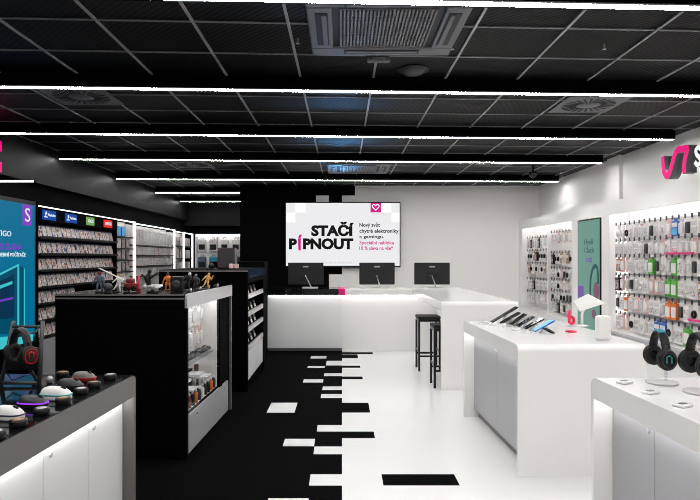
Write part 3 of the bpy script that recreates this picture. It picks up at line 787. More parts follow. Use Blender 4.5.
ap = MB(); ap.prism([(-.01, 1.203), (AL + .005, 1.203), (AL + .005, 1.315), (.03, 1.315), (.004, 1.305), (-.01, 1.285)], 'x', -.012, .006); ap.build('apron', 'silver', A)
pn = B(-.022, -.004, .05, 1.46, .03, .335).build('lower_panel', 'door_grey', A)
for y_ in (.32, .95, 1.3): MB().cyl((-.004, y_, .29), (.004, y_, .29), .009, n=10).build('lock', 'silver', pn)
B(-.02, -.002, 1.1, 1.2, .34, 1.2).build('post', 'black', A)
B(-.03, .002, AL - .02, AL + .006, .0, 1.2).build('corner_strip', 'grey_metal', A)
MB().box(-.22, -.2, .052, 1.098, .354, 1.199).box(-.2, -.03, 1.08, 1.098, .354, 1.199).box(-.2, -.03, .052, 1.08, .354, .36).build('back_board', 'card', A)
B(-.07, -.05, .1, 1.05, 1.188, 1.199).build('light_strip', 'led_case', A)
B(-.014, -.008, .052, 1.098, .354, 1.199).build('glass_pane', 'glass', A)
sh_ = B(-.198, -.05, .055, 1.078, .70, .712).build('glass_shelf', 'acrylic', A)
def ainv(x, y, z): # point in A's frame -> world
    c, s_ = math.cos(-.038), math.sin(-.038)
    return (-1.23 + x * c - y * s_, 4.75 + x * s_ + y * c, z)
# things inside the showcase
for r, z in enumerate((1.17, .96)):
    for k in range(8):
        nm = random.choice(['white card', 'white boxed', 'white printed', 'white card', 'pink card'])
        hang(nm, ainv(-.2 + .034, .14 + .12 * k, z), PI / 2, f'{nm} pack inside the glass showcase, {"upper" if r == 0 else "lower"} row, {ORD[k]} from its near end', 'packs inside the glass showcase', 1.15)
ctl = MB()
ctl.rbox(-.05, .05, -.022, .022, .01, .045, .012, 2); ctl.ell((-.055, -.025, .026), (.028, .035, .02), 12, 8); ctl.ell((.055, -.025, .026), (.028, .035, .02), 12, 8)
ctl.cyl((-.025, -.005, .045), (-.025, -.005, .058), .01, n=10); ctl.cyl((.025, -.005, .045), (.025, -.005, .058), .01, n=10)
c0 = ctl.build('game_controller', ['black_plastic'])
for k in range(5):
    o = c0 if k == 0 else c0.copy()
    if k: COL.objects.link(o)
    o.location = ainv(-.125, .16 + .2 * k, .7125); o.rotation_euler = (0, 0, PI / 2 - .038)
    tag(o, f'black game controller on the glass shelf in the showcase, {ORD[k]} from its near end', 'game controller', 'controllers in the showcase')
tray = MB(); tray.box(-.09, .09, -.06, .06, .11, .122, 0); tray.cyl((0, 0, 0), (0, 0, .11), .012, n=10, mi=1); tray.cyl((0, 0, 0), (0, 0, .006), .045, n=16, mi=1)
for k, (y_, x_, h_) in enumerate(((.2, -.105, 1.9), (.6, -.105, 1.75), (.4, -.105, 1.), (.85, -.105, 1.2))):
    if k == 0: tr0 = o = tray.build('display_tray', ['white', 'silver'])
    else: o = tr0.copy(); COL.objects.link(o)
    o.location = ainv(x_, y_, .361); o.rotation_euler = (0, 0, PI / 2 - .038); o.scale = (1, 1, h_)
    tag(o, f'white display tray on a stem inside the showcase, {ORD[k]} of four', 'display stand', 'trays in the showcase')
bt = MB().lathe([(.018, 0), (.02, .004), (.02, .075), (.012, .09), (.009, .094), (.009, .115)], 12)
bt2 = MB().lathe([(.0095, 0), (.0095, .022)], 12, c=(0, 0, .096))
bmat = ['dark_grey', 'darkred', 'black_plastic', 'orange', 'dark_grey', 'card', 'brown', 'black_plastic', 'orange', 'dark_grey']
bn = ['grey', 'dark red', 'black', 'orange', 'grey', 'white', 'brown', 'black', 'orange', 'grey']
for k in range(10):
    o = thing('liquid_bottle', f'small {bn[k]} bottle on the showcase floor by the glass, {ORD[k]} from its near end', 'bottle', ainv(-.04, .1 + .1 * k, .361), 0, 'bottles in the showcase')
    b_ = MB(); b_.v = list(bt.v); b_.f = list(bt.f); b_.mi = list(bt.mi); b_.sm = list(bt.sm); b_.build('bottle_body', bmat[k], o)
    b_ = MB(); b_.v = list(bt2.v); b_.f = list(bt2.f); b_.mi = list(bt2.mi); b_.sm = list(bt2.sm); b_.build('cap', 'card', o)
for k in range(5):
    nm = ['orange', 'brown', 'dark', 'brown', 'dark'][k]
    o = MB().rbox(-.02, .02, -.015, .015, 0, .24, .006, 1).build('upright_gadget', {'orange': 'orange', 'brown': 'brown', 'dark': 'watch'}[nm])
    o.location = ainv(-.177, .1 + .2 * k, .361)
    tag(o, f'{nm} upright gadget at the back of the showcase floor, {ORD[k]} from its near end', 'gadget', 'upright gadgets in the showcase')

# ------------------------------------------------------- top of island A
ZA = 1.3135
def atop(px, py, z=ZA):
    Y = (H - z) * F / max(py - VY, 1)
    return Vector((PX(px, Y), Y, z))
def sz(px_h, Y): return px_h * Y / F
def figure(name, label, px, Y, hpx, cols, pose=0, base=True):
    """collectible figurine: legs, torso, arms and head as one body; base and cloak as parts"""
    h = sz(hpx, Y)
    t = thing(name, label, 'figurine', (PX(px, Y), Y, ZA))
    k = h / 1.0
    if base: MB().lathe([(.2 * k, 0), (.21 * k, .01 * k), (.19 * k, .04 * k), (.001, .04 * k)], 18).build('base', cols[2], t)
    m = MB(); z0_ = (.04 if pose == 0 else .085) * k
    m.T = Matrix.Translation((0, 0, z0_)) @ Matrix.Rotation(.25 if pose else 0, 4, 'Y') @ Matrix.Diagonal((k, k, k * .95, 1))
    a = .12 if pose == 0 else .2
    for s_ in (-1, 1):
        m.tube([(s_ * a, 0, 0), (s_ * .1, -.02, .22), (s_ * .06, 0, .45)], [.045, .05, .075], 8)
        m.ell((s_ * a, -.03, .02), (.05, .08, .03), 10, 6)
        hand = (s_ * .26, -.12, .38) if pose == 0 else ((s_ * .3, -.1, .42 + .45 * (s_ > 0)))
        m.tube([(s_ * .15, 0, .74), (s_ * .22, -.02, .58), hand], [.05, .042, .035], 8); m.ell(hand, (.04, .04, .04), 8, 6)
    m.tube([(0, 0, .42), (0, 0, .52), (0, -.01, .66), (0, 0, .78), (0, 0, .84)], [.1, .105, .15, .14, .05], 12)
    m.build('figure_body', cols[0], t)
    m = MB(); m.T = Matrix.Translation((0, 0, z0_)) @ Matrix.Rotation(.25 if pose else 0, 4, 'Y') @ Matrix.Diagonal((k, k, k * .95, 1))
    m.ell((0, -.01, .91), (.085, .095, .1), 14, 10)
    m.build('head', cols[1], t)
    return t
figure('figurine', 'dark figurine with a round red-brown head on the black island, nearest the game shelves', 99.5, 5.0, 21, ['slate', 'darkred', 'black_plastic'])
t = thing('ornament_ball', 'grey ball ornament on the black island beside the dark figurine', 'ornament', (PX(108, 4.98), 4.98, ZA))
MB().ell((0, 0, .045), (.036, .036, .036)).build('ball', 'dark_grey', t); MB().lathe([(.03, 0), (.03, .012), (.02, .014)], 16).build('base', 'black_plastic', t)
g1 = figure('figurine', 'slim pale figurine raising a long diagonal white blade on the black island', 117, 5.05, 18, ['card', 'gold', 'black_plastic'], 1)
k = sz(20, 5.05)
MB().tube([(.02, -.03, k * .75), (-.14, -.03, k * 1.2)], .006, 6).build('blade', 'card', g1)
t = thing('model_vehicle', 'small dark red model car with a pink mast on the black island', 'toy', (PX(131, 5.2), 5.2, ZA))
MB().rbox(-.055, .055, -.035, .035, .022, .07, .01, 2).rbox(-.035, .03, -.03, .03, .068, .11, .012, 2).build('body', 'darkred', t)
for x in (-.035, .035):
    for y_ in (-.036, .036): MB().cyl((x, y_ - .008, .022), (x, y_ + .008, .022), .022, n=14).build('wheel', 'black_plastic', t)
MB().tube([(.068, 0, 0), (.068, 0, .14)], .007, 8).build('mast', 'coral', t); B(.03, .085, -.02, .02, 0, .02).build('mast_foot', 'darkred', t)
t = thing('model_spaceship', 'white and black model spaceship on a stand on the black island', 'model', (PX(152.5, 4.98), 4.98, ZA))
MB().lathe([(.05, 0), (.05, .01), (.012, .014), (.01, .05)], 16).build('stand', 'black_plastic', t)
m = MB(); m.tube([(-.07, 0, .055), (-.03, 0, .05), (.03, 0, .045), (.085, 0, .06)], [.012, .026, .03, .008], 10, flat=.6); m.build('hull', 'card', t)
m = MB(); m.prism([(-.05, -.02), (.02, -.1), (.04, -.1), (.03, -.02)], 'z', .05, .058); m.prism([(-.05, .02), (.02, .1), (.04, .1), (.03, .02)], 'z', .05, .058); m.build('wing', 'clear_card', t)
m = MB(); m.tube([(-.03, 0, .06), (-.045, 0, .12), (-.03, 0, .16)], [.02, .026, .012], 8); m.tube([(-.05, 0, .12), (-.09, -.01, .15)], .008, 6); m.tube([(-.03, 0, .11), (.05, -.01, .17)], .009, 6); m.ell((-.025, 0, .175), (.017, .017, .02), 10, 8); m.build('pilot', 'black_plastic', t)
figure('figurine', 'orange figurine standing beside a black box on the island', 168, 5.3, 18, ['orange', 'brown', 'black_plastic'])
t = thing('speaker_box', 'square black boxed speaker among the figurines on the island', 'speaker', (PX(177.5, 5.2), 5.2, ZA))
MB().rbox(-.052, .052, -.04, .04, 0, .125, .006, 2).build('body', 'black_plastic', t); MB().lathe([(.036, 0), (.036, .004), (.02, .006)], 18).build('driver', 'dark_grey', t)
d_ = t.children[-1]; d_.rotation_euler = (PI / 2, 0, 0); d_.location = (0, -.04, .06)
figure('figurine', 'black figurine with white shoulders beside the boxed speaker on the island', 186, 5.3, 18, ['black_plastic', 'card', 'black_plastic'], 1)
figure('figurine', 'dark grey figurine between the white-shouldered one and the golden one', 196, 5.4, 16, ['dark_grey', 'slate', 'black_plastic'])
figure('figurine', 'small golden figurine with arm raised at the far corner of the island', 205.5, 5.55, 16, ['gold', 'gold', 'brown'], 1)
for k, (y_, x_) in enumerate(((.32, -.06), (.62, -.06), (.92, -.06), (1.25, -.06))):
    t = thing('price_peg', f'small silver price peg along the island edge, {ORD[k]} from its near corner', 'price holder', ainv(x_, y_, ZA), 0, 'price pegs on the island edge')
    MB().cyl((0, 0, 0), (0, 0, .03), .008, n=10).build('peg', 'silver', t); MB().rbox(-.035, -.008, -.04, .04, .002, .018, .003, 1).build('tag_plate', 'dark_grey', t)

# ------------------------------------------------------- black island B
Bq = thing('display_island', 'far black island with slanted open shelves on its side, before the reception', 'display cabinet', (-1.125, 7.16, 0))
BL, BW = 1.62, 1.06
b2 = MB(); b2.box(-BW, 0, 0, .05, 0, 1.37); b2.box(-BW, 0, BL - .18, BL, 0, 1.37); b2.box(-BW, -.36, .05, BL - .18, 0, 1.37); b2.box(-.36, -.02, .05, BL - .18, 0, .1); b2.box(-.36, 0, .05, BL - .18, 1.3, 1.37)
b2.build('body', 'black', Bq)
MB().rbox(-BW - .004, .004, -.006, BL, 1.37, 1.46, .008, 1).build('top_slab', 'black', Bq)
B(-BW, 0, -.012, -.004, 1.435, 1.452).build('edge_trim', 'grey_metal', Bq)
B(.004, .012, .0, BL, 1.36, 1.462).build('glass_apron', mat('glass with painted blue reflection', (26, 44, 72), .08), Bq)  # blue reflection on the glass is put into its base colour
B(-.03, -.012, .052, BL - .182, .12, .5).build('lower_panel', 'door_white', Bq)
for k, z in enumerate((.52, .745, .935, 1.15)):
    s3 = MB(); s3.prism([(-.35, z - .09), (-.032, z), (-.032, z - .012), (-.35, z - .102)], 'y', .052, BL - .182); s3.build('shelf', 'black', Bq)
    B(-.03, -.004, .052, BL - .182, z - .045, z + .012).build('shelf_edge', 'clear_card', Bq)
for k, z in enumerate((.52, .745, .935, 1.15)):
    for j in range(4):
        o = MB(); o.T = Matrix.Rotation(-.266, 4, 'X')
        o.rbox(-.07, .07, 0, .03, 0, .1, .004, 1, 0); o.box(-.06, .06, -.0015, 0, .01, .05, 1)
        o = o.build('small_box', ['black_plastic', 'card'])
        o.location = (-1.125 - .07, 7.16 + .22 + .3 * j, z - .0075); o.rotation_euler = (0, 0, PI / 2)
        tag(o, f'black small box, {["lowest", "second lowest", "third lowest", "top"][k]} slanted shelf of the far island, {ORD[j]} from its near end', 'boxed product', 'boxes on the far island shelves')
ZB = 1.461
t = thing('speaker_box', 'dark upright speaker with red edge on the far black island', 'speaker', (PX(227.5, 7.75), 7.75, ZB))
MB().rbox(-.112, .112, -.1, .1, 0, sz(21, 7.75), .02, 3).build('body', 'dark_grey', t)
MB().tube([(-.1, -.101, .03), (-.1, -.101, .25), (.1, -.101, .25), (.1, -.101, .03)], .004, 6, closed=True).build('trim_ring', 'darkred', t)
for px, lab in ((231.2, 'pinkish white little cube speaker, the one nearer the game wall, on the far island'), (236.5, 'pinkish white little cube speaker, the one nearer the reception, on the far island')):
    t = thing('cube_speaker', lab, 'speaker', (PX(px, 7.45), 7.45, ZB))
    MB().rbox(-.026, .026, -.026, .026, .008, .068, .008, 2).build('body', 'pale_pink', t); MB().cyl((0, 0, 0), (0, 0, .008), .02).build('foot', 'black_plastic', t)
t = thing('ornament_ball', 'small black ball beside the dark speaker on the far island', 'ornament', (PX(211.5, 7.6), 7.6, ZB))
MB().ell((0, 0, .035), (.04, .04, .035)).build('ball', 'black_plastic', t); MB().cyl((0, 0, 0), (0, 0, .008), .025).build('base', 'dark_grey', t)

# ------------------------------------------------------- tall cabinet by reception
C = thing('tall_cabinet', 'tall black cabinet standing between the far island and the reception counter', 'cabinet', (-1.72, 10.0, 0))
B(-.44, .42, .02, .42, .02, 1.54).build('body', 'black_wall', C); B(-.42, .40, .04, .40, 0, .02).build('plinth', 'black', C)
for s_ in (-1, 1):
    d = B(min(-.01 + s_ * .004, -.01 + s_ * .42), max(-.01 + s_ * .004, -.01 + s_ * .42), .0, .02, .04, 1.52).build('door', 'black_wall', C)
    MB().cyl((-.01 + s_ * .03, -.012, .8), (-.01 + s_ * .03, -.012, .95), .005).build('handle', 'black_metal', d)
B(.42, .428, .0, .42, .02, 1.545).build('side_panel', 'black_wall', C)

# ================================================================= RECEPTION
RY = 10.25; RZ = 1.07
R = thing('reception_counter', 'long black and white reception counter with a pink block in front of the television', 'counter', (0, RY, 0))
xl, xr = -1.28, 1.25
XP0, XP1, YP = 1.2, 2.13, 7.25       # bar that comes forward
B(xl, 0, RY + .07, RY + .12, .05, .95).build('front_panel', 'door_white', R, True)
B(.004, 1.62, RY + .07, RY + .12, .0, .95).build('front_panel', 'gloss_white', R, True)
B(xl, xl + .04, RY + .12, RY + .7, 0, .95).build('side_panel', 'door_white', R, True)
B(xl, 0, RY + .1, RY + .12, 0, .05).build('plinth', 'grey_metal', R, True)
MB().rbox(xl, PX(338.5, RY), RY, RY + .75, .965, RZ, .006, 1).build('black_top', 'black_gloss', R, True)
MB().rbox(PX(338.5, RY), PX(345, RY), RY - .004, RY + .75, .963, RZ + .002, .006, 1).build('pink_block', 'pink', R, True)
MB().rbox(PX(345, RY), XP1, RY, RY + .75, .965, RZ, .006, 1).build('white_top', 'gloss_white', R, True)
B(xl + .02, 1.6, RY + .03, RY + .05, .957, .9645).build('light_strip', 'led_soft', R, True)
Pn = thing('bar_counter', 'white bar counter running forward from the reception, with two stools', 'counter', (XP0, YP, 0))
pr = [(YP, 0), (YP, RZ - .05)] + [(YP + .05 - .05 * math.cos(a * PI / 12), RZ - .05 + .05 * math.sin(a * PI / 12)) for a in range(1, 6)] + [(YP + .05, RZ), (RY - .002, RZ), (RY - .002, RZ - .11), (YP + .05, RZ - .11), (YP + .05, 0)]
MB().prism(pr, 'x', XP0, XP1).build('waterfall_top', 'gloss_white', Pn, True)
B(1.62, XP1 - .03, YP + .052, RY - .01, 0, RZ - .112).build('body', 'door_white', Pn, True)
B(1.57, 1.595, YP + .1, RY - .1, RZ - .12, RZ - .1105).build('light_strip', 'led_soft', Pn, True)
def monitor(px, label, x_stand):
    Y = 10.7; x = PX(px, Y); z = RZ + .0015
    t = thing('desk_monitor', label, 'monitor', (x, Y, z), 0, 'desk monitors on the reception')
    zb, zt = PZ(284.5, Y) - z, PZ(262.6, Y) - z
    MB().rbox(-.315, .315, -.02, .02, zb, zt, .008, 2).build('display', 'monitor_back', t)
    MB().rbox(-.1, .1, -.03, -.02, zb + .06, zb + .2, .008, 2).build('rear_cover', 'monitor_back', t)
    B(-.05, .05, -.0365, -.0345, zt - .085, zt - .06).build('badge', 'silver', t)
    MB().tube([(-.01, -.032, zb + .17), (x_stand * 1.2, -.06, .02), (x_stand * 1.25, -.06, .01)], [.008, .012, .012], 8).build('stand_arm', 'silver', t)
    MB().rbox(x_stand - .14, x_stand + .14, -.12, .06, 0, .012, .005, 1).build('stand_foot', 'silver', t)
    B(-.30, .30, .02, .0215, zb + .015, zt - .012).build('panel', 'black_gloss', t)
monitor(305.8, 'black desk monitor seen from behind on the black part of the reception top', .08)
monitor(377, 'black desk monitor seen from behind at the middle of the reception, under the television', .04)
monitor(432, 'black desk monitor seen from behind before the plain white wall', .05)
def stool(label, loc, rz=0):
    t = thing('bar_stool', label, 'stool', (*loc, 0), rz, 'black bar stools')
    MB().rbox(-.15, .17, -.17, .17, .735, .775, .008, 2).build('seat', 'rubber', t)
    MB().box(-.145, .165, -.165, .165, .70, .735).build('seat_frame', 'black_metal', t)
    for x in (-.135, .155):
        for y_ in (-.155, .155): B(x - .014, x + .014, y_ - .014, y_ + .014, 0, .70).build('leg', 'black_metal', t)
    m = MB()
    for y_ in (-.155, .155): m.box(-.121, .141, y_ - .01, y_ + .01, .2, .225)
    m.build('footrest', 'black_metal', t)
    m = MB()
    for x in (-.135, .155): m.box(x - .009, x + .009, -.141, .141, .27, .29)
    m.build('stretcher', 'black_metal', t)
stool('black bar stool at the near end of the white bar', (1.275, 7.53))
stool('black bar stool farther along the white bar, nearer the reception', (1.225, 8.63))

# ================================================================= PHONES
ZP = ZC + .0015
PH = [(491.5, 322.3, 517, 307, 'dark_grey', 'grey phone'), (500.5, 323.5, 519.5, 312.5, 'brown', 'brown-black phone'), (510.5, 324.3, 525.5, 314, 'black_plastic', 'black phone'), (517.5, 326.6, 534, 316, 'slate', 'slate phone'),
      (524.5, 328.8, 543, 318.3, 'black_gloss', 'long black phone'), (533.5, 331.2, 553.5, 320.2, 'blue', 'blue phone')]
for i, (a, b, c, d, mt, nm) in enumerate(PH):
    Y = (H - ZP - .012) * F / (b - VY); p0 = PT(a, b, Y); p1 = PT(c, d, Y)
    L = (p1 - p0).length; ang = math.atan2(p1.z - p0.z, p1.x - p0.x)
    t = thing('smartphone', f'{nm} leaning on a white stand, {ORD[i]} of the slanted row from the bar', 'smartphone', tuple(p0), 0, 'phones on the white counter')
    m = MB(); m.T = Matrix.Rotation(-ang, 4, 'Y')
    m.rbox(0, L, -.045, .045, -.004, .006, .004, 2); m.build('phone_body', mt, t)
    m = MB(); m.T = Matrix.Rotation(-ang, 4, 'Y'); m.box(.004, L - .004, -.041, .041, .0062, .007); m.build('display', 'lightblue' if i == 5 else 'black_gloss', t)
    m = MB(); m.T = Matrix.Rotation(-ang, 4, 'Y'); m.rbox(L * .7, L * .95, -.04, -.01, -.007, -.004, .001, 1); m.build('camera_bump', 'black_plastic', t)
    s = thing('phone_stand', f'white wedge stand under the {nm} on the white counter', 'stand', (p0.x + L * .45, p0.y, ZP), 0, 'phone stands on the white counter')
    hh = L * .45 * math.tan(ang) + (p0.z - ZP) - .008
    MB().prism([(-.03, 0), (.05, 0), (.03, max(hh * .96, .01)), (.0, max(hh * .9, .008))], 'y', -.02, .02).build('wedge', 'white', s)
    MB().lathe([(.04, 0), (.04, .003), (.001, .004)], 16).build('base', 'white', s)
    q = thing('price_plate', f'small white price plate in front of the {nm}', 'price holder', (p0.x - .09, p0.y - .03, ZP), 0, 'price plates before the phones')
    MB().prism([(-.035, .0), (.035, 0), (.035, .022), (-.035, .008)], 'y', -.04, .04).build('plate', 'white', q)
    m = MB(); m.add([(-.03, -.035, .0095), (.03, -.035, .0216), (.03, .035, .0216), (-.03, .035, .0095)], [(0, 1, 2, 3)]); m.build('card', 'clear_card', q)
p = on_top(550, 334, ZP)
t = thing('stylus_holder', 'small black wedge gadget beside the blue phone', 'gadget', tuple(p))
m = MB(); m.tube([(-.06, 0, .05), (-.01, 0, .03), (.035, 0, .006)], [.008, .018, .012], 8, flat=.6); m.build('body', 'black_plastic', t); MB().lathe([(.03, 0), (.03, .004)], 14).build('base', 'white', t)
# red watch stand
p = on_top(571, 332, ZP)
t = thing('watch_puck', 'flat coral red round plate on the white counter', 'display plate', tuple(p))
MB().lathe([(.045, 0), (.048, .003), (.048, .009), (.044, .012)], 24).build('plate', 'coral', t); MB().lathe([(.03, .012), (.03, .0135), (.001, .0135)], 20).build('center', 'red', t)
p = on_top(571, 326.5, ZP)
t = thing('kids_watch', 'coral red kids smartwatch with loop strap on a clear stand', 'smartwatch', tuple(p))
k = p.y / F
MB().lathe([(.04, 0), (.04, .005), (.005, .006), (.005, .05)], 16).build('clear_stand', 'acrylic', t)
MB().tube([(2.5 * k * math.cos(i * PI / 8), -.012, 6.2 * k + 3.2 * k * math.sin(i * PI / 8)) for i in range(16)], .013, 8, closed=True).build('watch_case', 'coral', t)
MB().tube([(-.02, -.01, 9 * k), (-.022, -.01, 13 * k), (-.014, -.01, 17 * k)], [.018, .014, .007], 8).build('strap', 'coral', t)
# white tilted tablet and white speaker
p = on_top(582, 326, ZP); Y = p.y
t = thing('tablet_display', 'white tilted tablet on a white post in front of the green screen', 'tablet', tuple(p))
MB().lathe([(.06, 0), (.06, .008), (.012, .012)], 20).build('base', 'white', t)
MB().tube([(0, 0, .01), (0, 0, .11), (.02, .01, .155)], .012, 10).build('post', 'white', t)
c4 = [PT(572.7, 301.4, Y - .02), PT(587.6, 294, Y + .06), PT(605.5, 303.2, Y + .05), PT(580, 311.6, Y - .03)]
m = MB(); nn = (c4[1] - c4[0]).cross(c4[3] - c4[0]).normalized() * .006
vs = [q - p + nn for q in c4] + [q - p - nn for q in c4]
m.add(vs, [(0, 1, 2, 3), (4, 5, 6, 7), (0, 1, 5, 4), (1, 2, 6, 5), (2, 3, 7, 6), (3, 0, 4, 7)]); m.build('tablet', 'white', t)
p = on_top(603, 340.5, ZP); wd = sz(7, p.y)
t = thing('smart_speaker', 'upright rounded white speaker near the counter edge before the green screen', 'speaker', tuple(p))
MB().rbox(-wd, wd, -.035, .035, .006, sz(25, p.y), .02, 3).build('body', 'white', t); MB().rbox(-wd * .8, wd * .8, -.03, .03, 0, .007, .003, 1).build('foot', 'clear_card', t)

# ================================================================= HEADPHONES
def headphones(name, label, loc, rz, s, accent, body='black_plastic'):
    """built around the centre between the ear cups; ear axis along x"""
    t = thing(name, label, 'headphones', loc, rz)
    w_, hh = .076 * s, .123 * s
    def arc(a0, a1, n, k=1., dz=0): return [(w_ * k * math.cos(a), 0, dz + hh * math.sin(a)) for a in [a0 + (a1 - a0) * i / n for i in range(n + 1)]]
    MB().tube(arc(.05 * PI, .95 * PI, 24), .0068 * s, 12, flat=3., up=(0, 1, 0)).build('headband', body, t)
    m = MB(); m.tube(arc(.3 * PI, .7 * PI, 14, .97, -.006 * s) if accent[0] == 'rubber' else arc(.36 * PI, .64 * PI, 14, 1., .004 * s), .0075 * s, 12, flat=2.5, up=(0, 1, 0)); m.build('band_cushion', accent[0], t)
    for sx in (-1, 1):
        c = MB(); c.T = Matrix.Translation((sx * w_, 0, -.002)) @ Matrix.Rotation(sx * PI / 2, 4, 'Y') @ Matrix.Diagonal((1.15, 1, 1, 1))
        c.lathe([(.041 * s, -.002 * s), (.044 * s, .006 * s), (.042 * s, .016 * s), (.034 * s, .024 * s), (.02 * s, .026 * s), (.001, .026 * s)], 28)
        cup = c.build('ear_cup', body, t)
        c = MB(); c.T = Matrix.Translation((sx * w_, 0, -.002)) @ Matrix.Rotation(sx * PI / 2, 4, 'Y') @ Matrix.Diagonal((1.15, 1, 1, 1))
        c.tube([(.031 * s * math.cos(i * PI / 10), .031 * s * math.sin(i * PI / 10), -.012 * s) for i in range(20)], .0125 * s, 8, closed=True)
        c.build('ear_pad', 'rubber', t)
        c = MB(); c.T = Matrix.Translation((sx * w_, 0, -.002)) @ Matrix.Rotation(sx * PI / 2, 4, 'Y') @ Matrix.Diagonal((1.15, 1, 1, 1))
        c.tube([(.03 * s * math.cos(i * PI / 12), .03 * s * math.sin(i * PI / 12), .0262 * s) for i in range(24)], .0022 * s, 6, closed=True)
        c.build('accent_ring', accent[2], cup)
        c = MB(); c.T = Matrix.Translation((sx * (w_ + .027 * s), 0, 0))
        c.tube([(0, -.011 * s, -.014 * s), (0, -.011 * s, .014 * s), (0, 0, .02 * s), (0, .011 * s, .014 * s), (0, .011 * s, -.014 * s)], .0034 * s, 6)
        c.build('emblem', accent[1], cup)
        yk = MB(); yk.tube([(sx * w_ * 1.0, -.012 * s, .05 * s), (sx * w_ * 1.02, 0, .04 * s), (sx * w_ * 1.02, .012 * s, .05 * s)], .006 * s, 8)
        yk.tube([(sx * w_ * .99, 0, .035 * s), (sx * w_ * .96, 0, .065 * s)], .012 * s, 8, flat=.5, up=(0, 1, 0)); yk.build('yoke', 'dark_grey' if accent[2] != 'red_led' else 'black_plastic', t)
    return t
def disc_stand(label, p, h, r=.075):
    t = thing('headphone_stand', label, 'stand', tuple(p))
    MB().lathe([(r, 0), (r + .002, .003), (r, .008), (r * .9, .009), (.001, .009)], 32).build('base', 'clear_card', t)
    MB().tube([(.02, 0, .008), (.02, 0, h - .02)], .007, 10).build('post', 'acrylic', t)
    MB().tube([(.0 + .03 * math.cos(a * PI / 10), 0, h - .026 + .02 * math.sin(a * PI / 10)) for a in range(11)], .008, 8).build('cradle', 'acrylic', t)
    return t
p1 = on_top(662, 383, ZP); h1 = sz(383 - 329, p1.y)
disc_stand('round white base with clear post holding the teal-accented headphones', p1, .244)
headphones('headphones', 'black headphones with teal band and teal ear logo on the near white counter', (p1.x - .008, p1.y + .008, PZ(357, p1.y)), -1.66, 1.06, ['tealblue', 'teal', 'dark_grey'])
p2 = on_top(701, 392.5, ZP); h2 = sz(392.5 - 336, p2.y)
disc_stand('round white base with clear post holding the plain black headphones', p2, PZ(363, p2.y) - ZP + .108)
headphones('headphones', 'plain black headphones with white ear logo at the near counter edge', (p2.x - .018, p2.y - .012, PZ(363, p2.y)), -1.66, 1.15, ['rubber', 'silver', 'dark_grey'])
for k, (px, py) in enumerate(((624.5, 383), (650.5, 393.2), (682.5, 406.2))):
    p = on_top(px, py, ZP)
    t = thing('price_puck', f'small white price puck on the near white counter, {ORD[k]} from its far corner', 'price holder', tuple(p), .5, 'price pucks on the near white counter')
    MB().rbox(-.036, .036, -.026, .026, 0, .012, .004, 2).build('body', 'gloss_white', t); MB().rbox(-.02, .014, -.012, .01, .012, .0145, .001, 1).build('display', 'grey_metal', t)

# ================================================================= GAMING COUNTER
ZM = .9555
def mouse(label, px, py, rz, L, shell, side, ledm=None, group='gaming mice on the dark counter'):
    p = on_top(px, py, ZM)
    t = thing('computer_mouse', label, 'mouse', tuple(p), rz, group)
    W_, Hh = L * .29, L * .40
    def ring(z, k, yo=0.):
        out = []
        for i in range(24):
            a = 2 * PI * i / 24; x = W_ * k * math.copysign(abs(math.cos(a)) ** .75, math.cos(a)) * (1 - .12 * math.sin(a) ** 2 * 0 - .1 * (1 - abs(math.sin(a))))
            y_ = L / 2 * k * math.copysign(abs(math.sin(a)) ** .85, math.sin(a)); out.append((x, y_ + yo, z))
        return out
    lv = [(0.0, .93), (.12, 1.0), (.28, 1.0), (.45, .96)]
    m = MB(); vs = []
    for z, k in lv: vs += ring(z * Hh, k)
    m.add(vs, [(j * 24 + i, j * 24 + (i + 1) % 24, (j + 1) * 24 + (i + 1) % 24, (j + 1) * 24 + i) for j in range(3) for i in range(24)], 0, True); m.add(vs[:24], [list(range(24))])
    m.build('lower_body', side, t)
    m = MB(); vs = []
    lv = [(.45, .955, 0), (.62, .9, -.02), (.8, .76, -.05), (.92, .56, -.075), (.99, .3, -.09), (1.0, .02, -.095)]
    for z, k, yo in lv: vs += ring(z * Hh, k, yo * L)
    m.add(vs, [(j * 24 + i, j * 24 + (i + 1) % 24, (j + 1) * 24 + (i + 1) % 24, (j + 1) * 24 + i) for j in range(5) for i in range(24)], 0, True)
    m.build('shell', shell, t)
    MB().tube([(x * 1.02, y_ * 1.01, z) for x, y_, z in ring(.4 * Hh, .99)], L * .022, 6, closed=True).build('light_band', ledm or side, t)
    MB().cyl((-.005, L * .24, Hh * .8), (.005, L * .24, Hh * .8), L * .09, n=14).build('wheel', 'rubber', t)
    return t
mouse('white gaming mouse with navy stripe, largest and nearest on the dark counter', 8, 419, -1.75, .135, 'card', 'card', 'navy_plastic')
mouse('black gaming mouse with a glowing purple band', 33, 407, -1.7, .13, 'dark_grey', 'black_plastic', 'purple_led')
mouse('white gaming mouse with a teal band behind the purple-lit one', 56, 399, -1.7, .145, 'card', 'card', 'teal')
mouse('plain dark grey gaming mouse behind the white teal-banded one', 70, 389, -1.7, .13, 'dark_grey', 'black_plastic', 'black_plastic')
mouse('red and grey gaming mouse at the far end of the dark counter', 84, 381, -1.7, .125, 'grey_metal', 'darkred', 'red')
for k, (px, py) in enumerate(((-4, 438), (18.5, 426), (41.5, 414), (63, 403.5), (81, 393.5), (94, 387), (110, 379), (62.5, 376.5))):
    p = on_top(px, py, ZM)
    lab = f'black round alarm puck on the dark counter, {ORD[k]} from the viewer along the edge' if k < 7 else 'black round alarm puck at the back of the dark counter by the headset stand'
    t = thing('alarm_puck', lab, 'alarm puck', tuple(p), 0, 'alarm pucks on the dark counter')
    MB().lathe([(.03, 0), (.033, .003), (.033, .021), (.03, .026), (.001, .026)], 24).build('body', 'black_plastic', t)
    MB().lathe([(.02, .026), (.02, .028), (.001, .028)], 18).build('top_disc', 'tan' if k % 2 else 'clear_card', t)
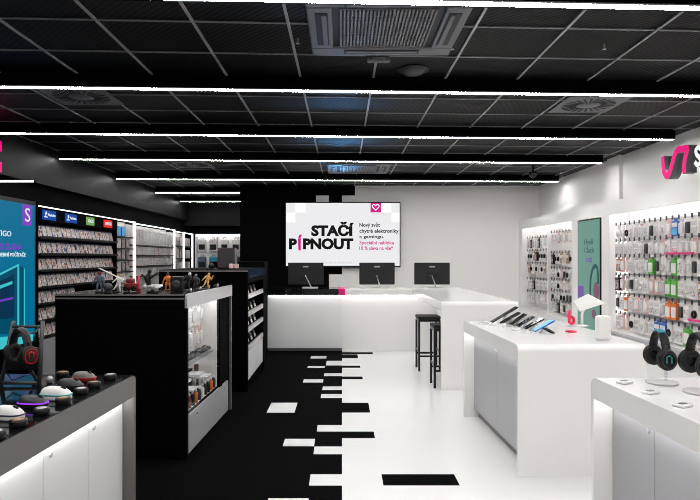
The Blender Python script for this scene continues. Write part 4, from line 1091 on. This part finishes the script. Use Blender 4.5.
# headset stand: easel with a gaming headset
pb = on_top(41, 385, ZM); pa = Vector((PX(3, pb.y), pb.y, ZM))
Y0 = (pa.y + pb.y) / 2; cx = (pa.x + pb.x) / 2; zt = PZ(322, Y0) - ZM; wd = (pb.x - pa.x) / 2
t = thing('headset_easel', 'black slanted easel frame holding the gaming headset on the dark counter', 'stand', (cx, Y0, ZM), 0)
for s_ in (-1, 1): MB().tube([(s_ * wd, -.02, .0), (s_ * wd * .78, .06, zt)], .011, 8, flat=.7).build('upright', 'dark_grey', t)
MB().tube([(-wd * .98, -.016, .014), (wd * .98, -.016, .014)], .009, 8).build('lower_bar', 'dark_grey', t)
MB().rbox(-wd * .86, wd * .86, -.005, .012, .075, .19, .004, 1).build('back_panel', 'black_plastic', t)
MB().tube([(-wd * .78, .052, .29), (wd * .78, .052, .29)], .007, 8).build('upper_bar', 'dark_grey', t)
MB().tube([(.06, .05, .287), (.06, .02, .266), (.06, -.15, .266)], .005, 8).build('peg', 'dark_grey', t)
MB().tube([(0, .012, .13), (0, .14, .004)], .009, 8).build('rear_leg', 'dark_grey', t)
MB().tube([(-.07, -.01, .06), (-.03, -.03, .03), (.02, -.03, .05), (.06, -.01, .06)], .004, 6).build('cable', 'navy_plastic', t)
headphones('gaming_headset', 'black gaming headset with red rings hanging on the easel frame', (PX(20.5, Y0 - .13), Y0 - .13, PZ(354, Y0 - .13)), -.62, 1.0, ['rubber', 'red', 'red_led'], 'black_plastic')
p = on_top(49.5, 383, ZM)
t = thing('ornament_ball', 'tiny silver ball beside the foot of the headset easel', 'ornament', tuple(p))
MB().ell((0, 0, .02), (.018, .018, .018)).build('ball', 'silver', t); MB().lathe([(.014, 0), (.014, .004)], 12).build('base', 'dark_grey', t)

# cool glow that the big screen throws on the ceiling
ld = bpy.data.lights.new('television_glow', 'SPOT'); lo = bpy.data.objects.new('television_glow', ld); COL.objects.link(lo)
ld.color = (.1, .45, 1); ld.energy = 110; ld.spot_size = math.radians(24); ld.spot_blend = .7; ld.shadow_soft_size = .1
lo.location = (.03, 12.4, 2.2)
lo.rotation_euler = (Vector((0, 7.6, 3.12)) - lo.location).to_track_quat('-Z', 'Y').to_euler()
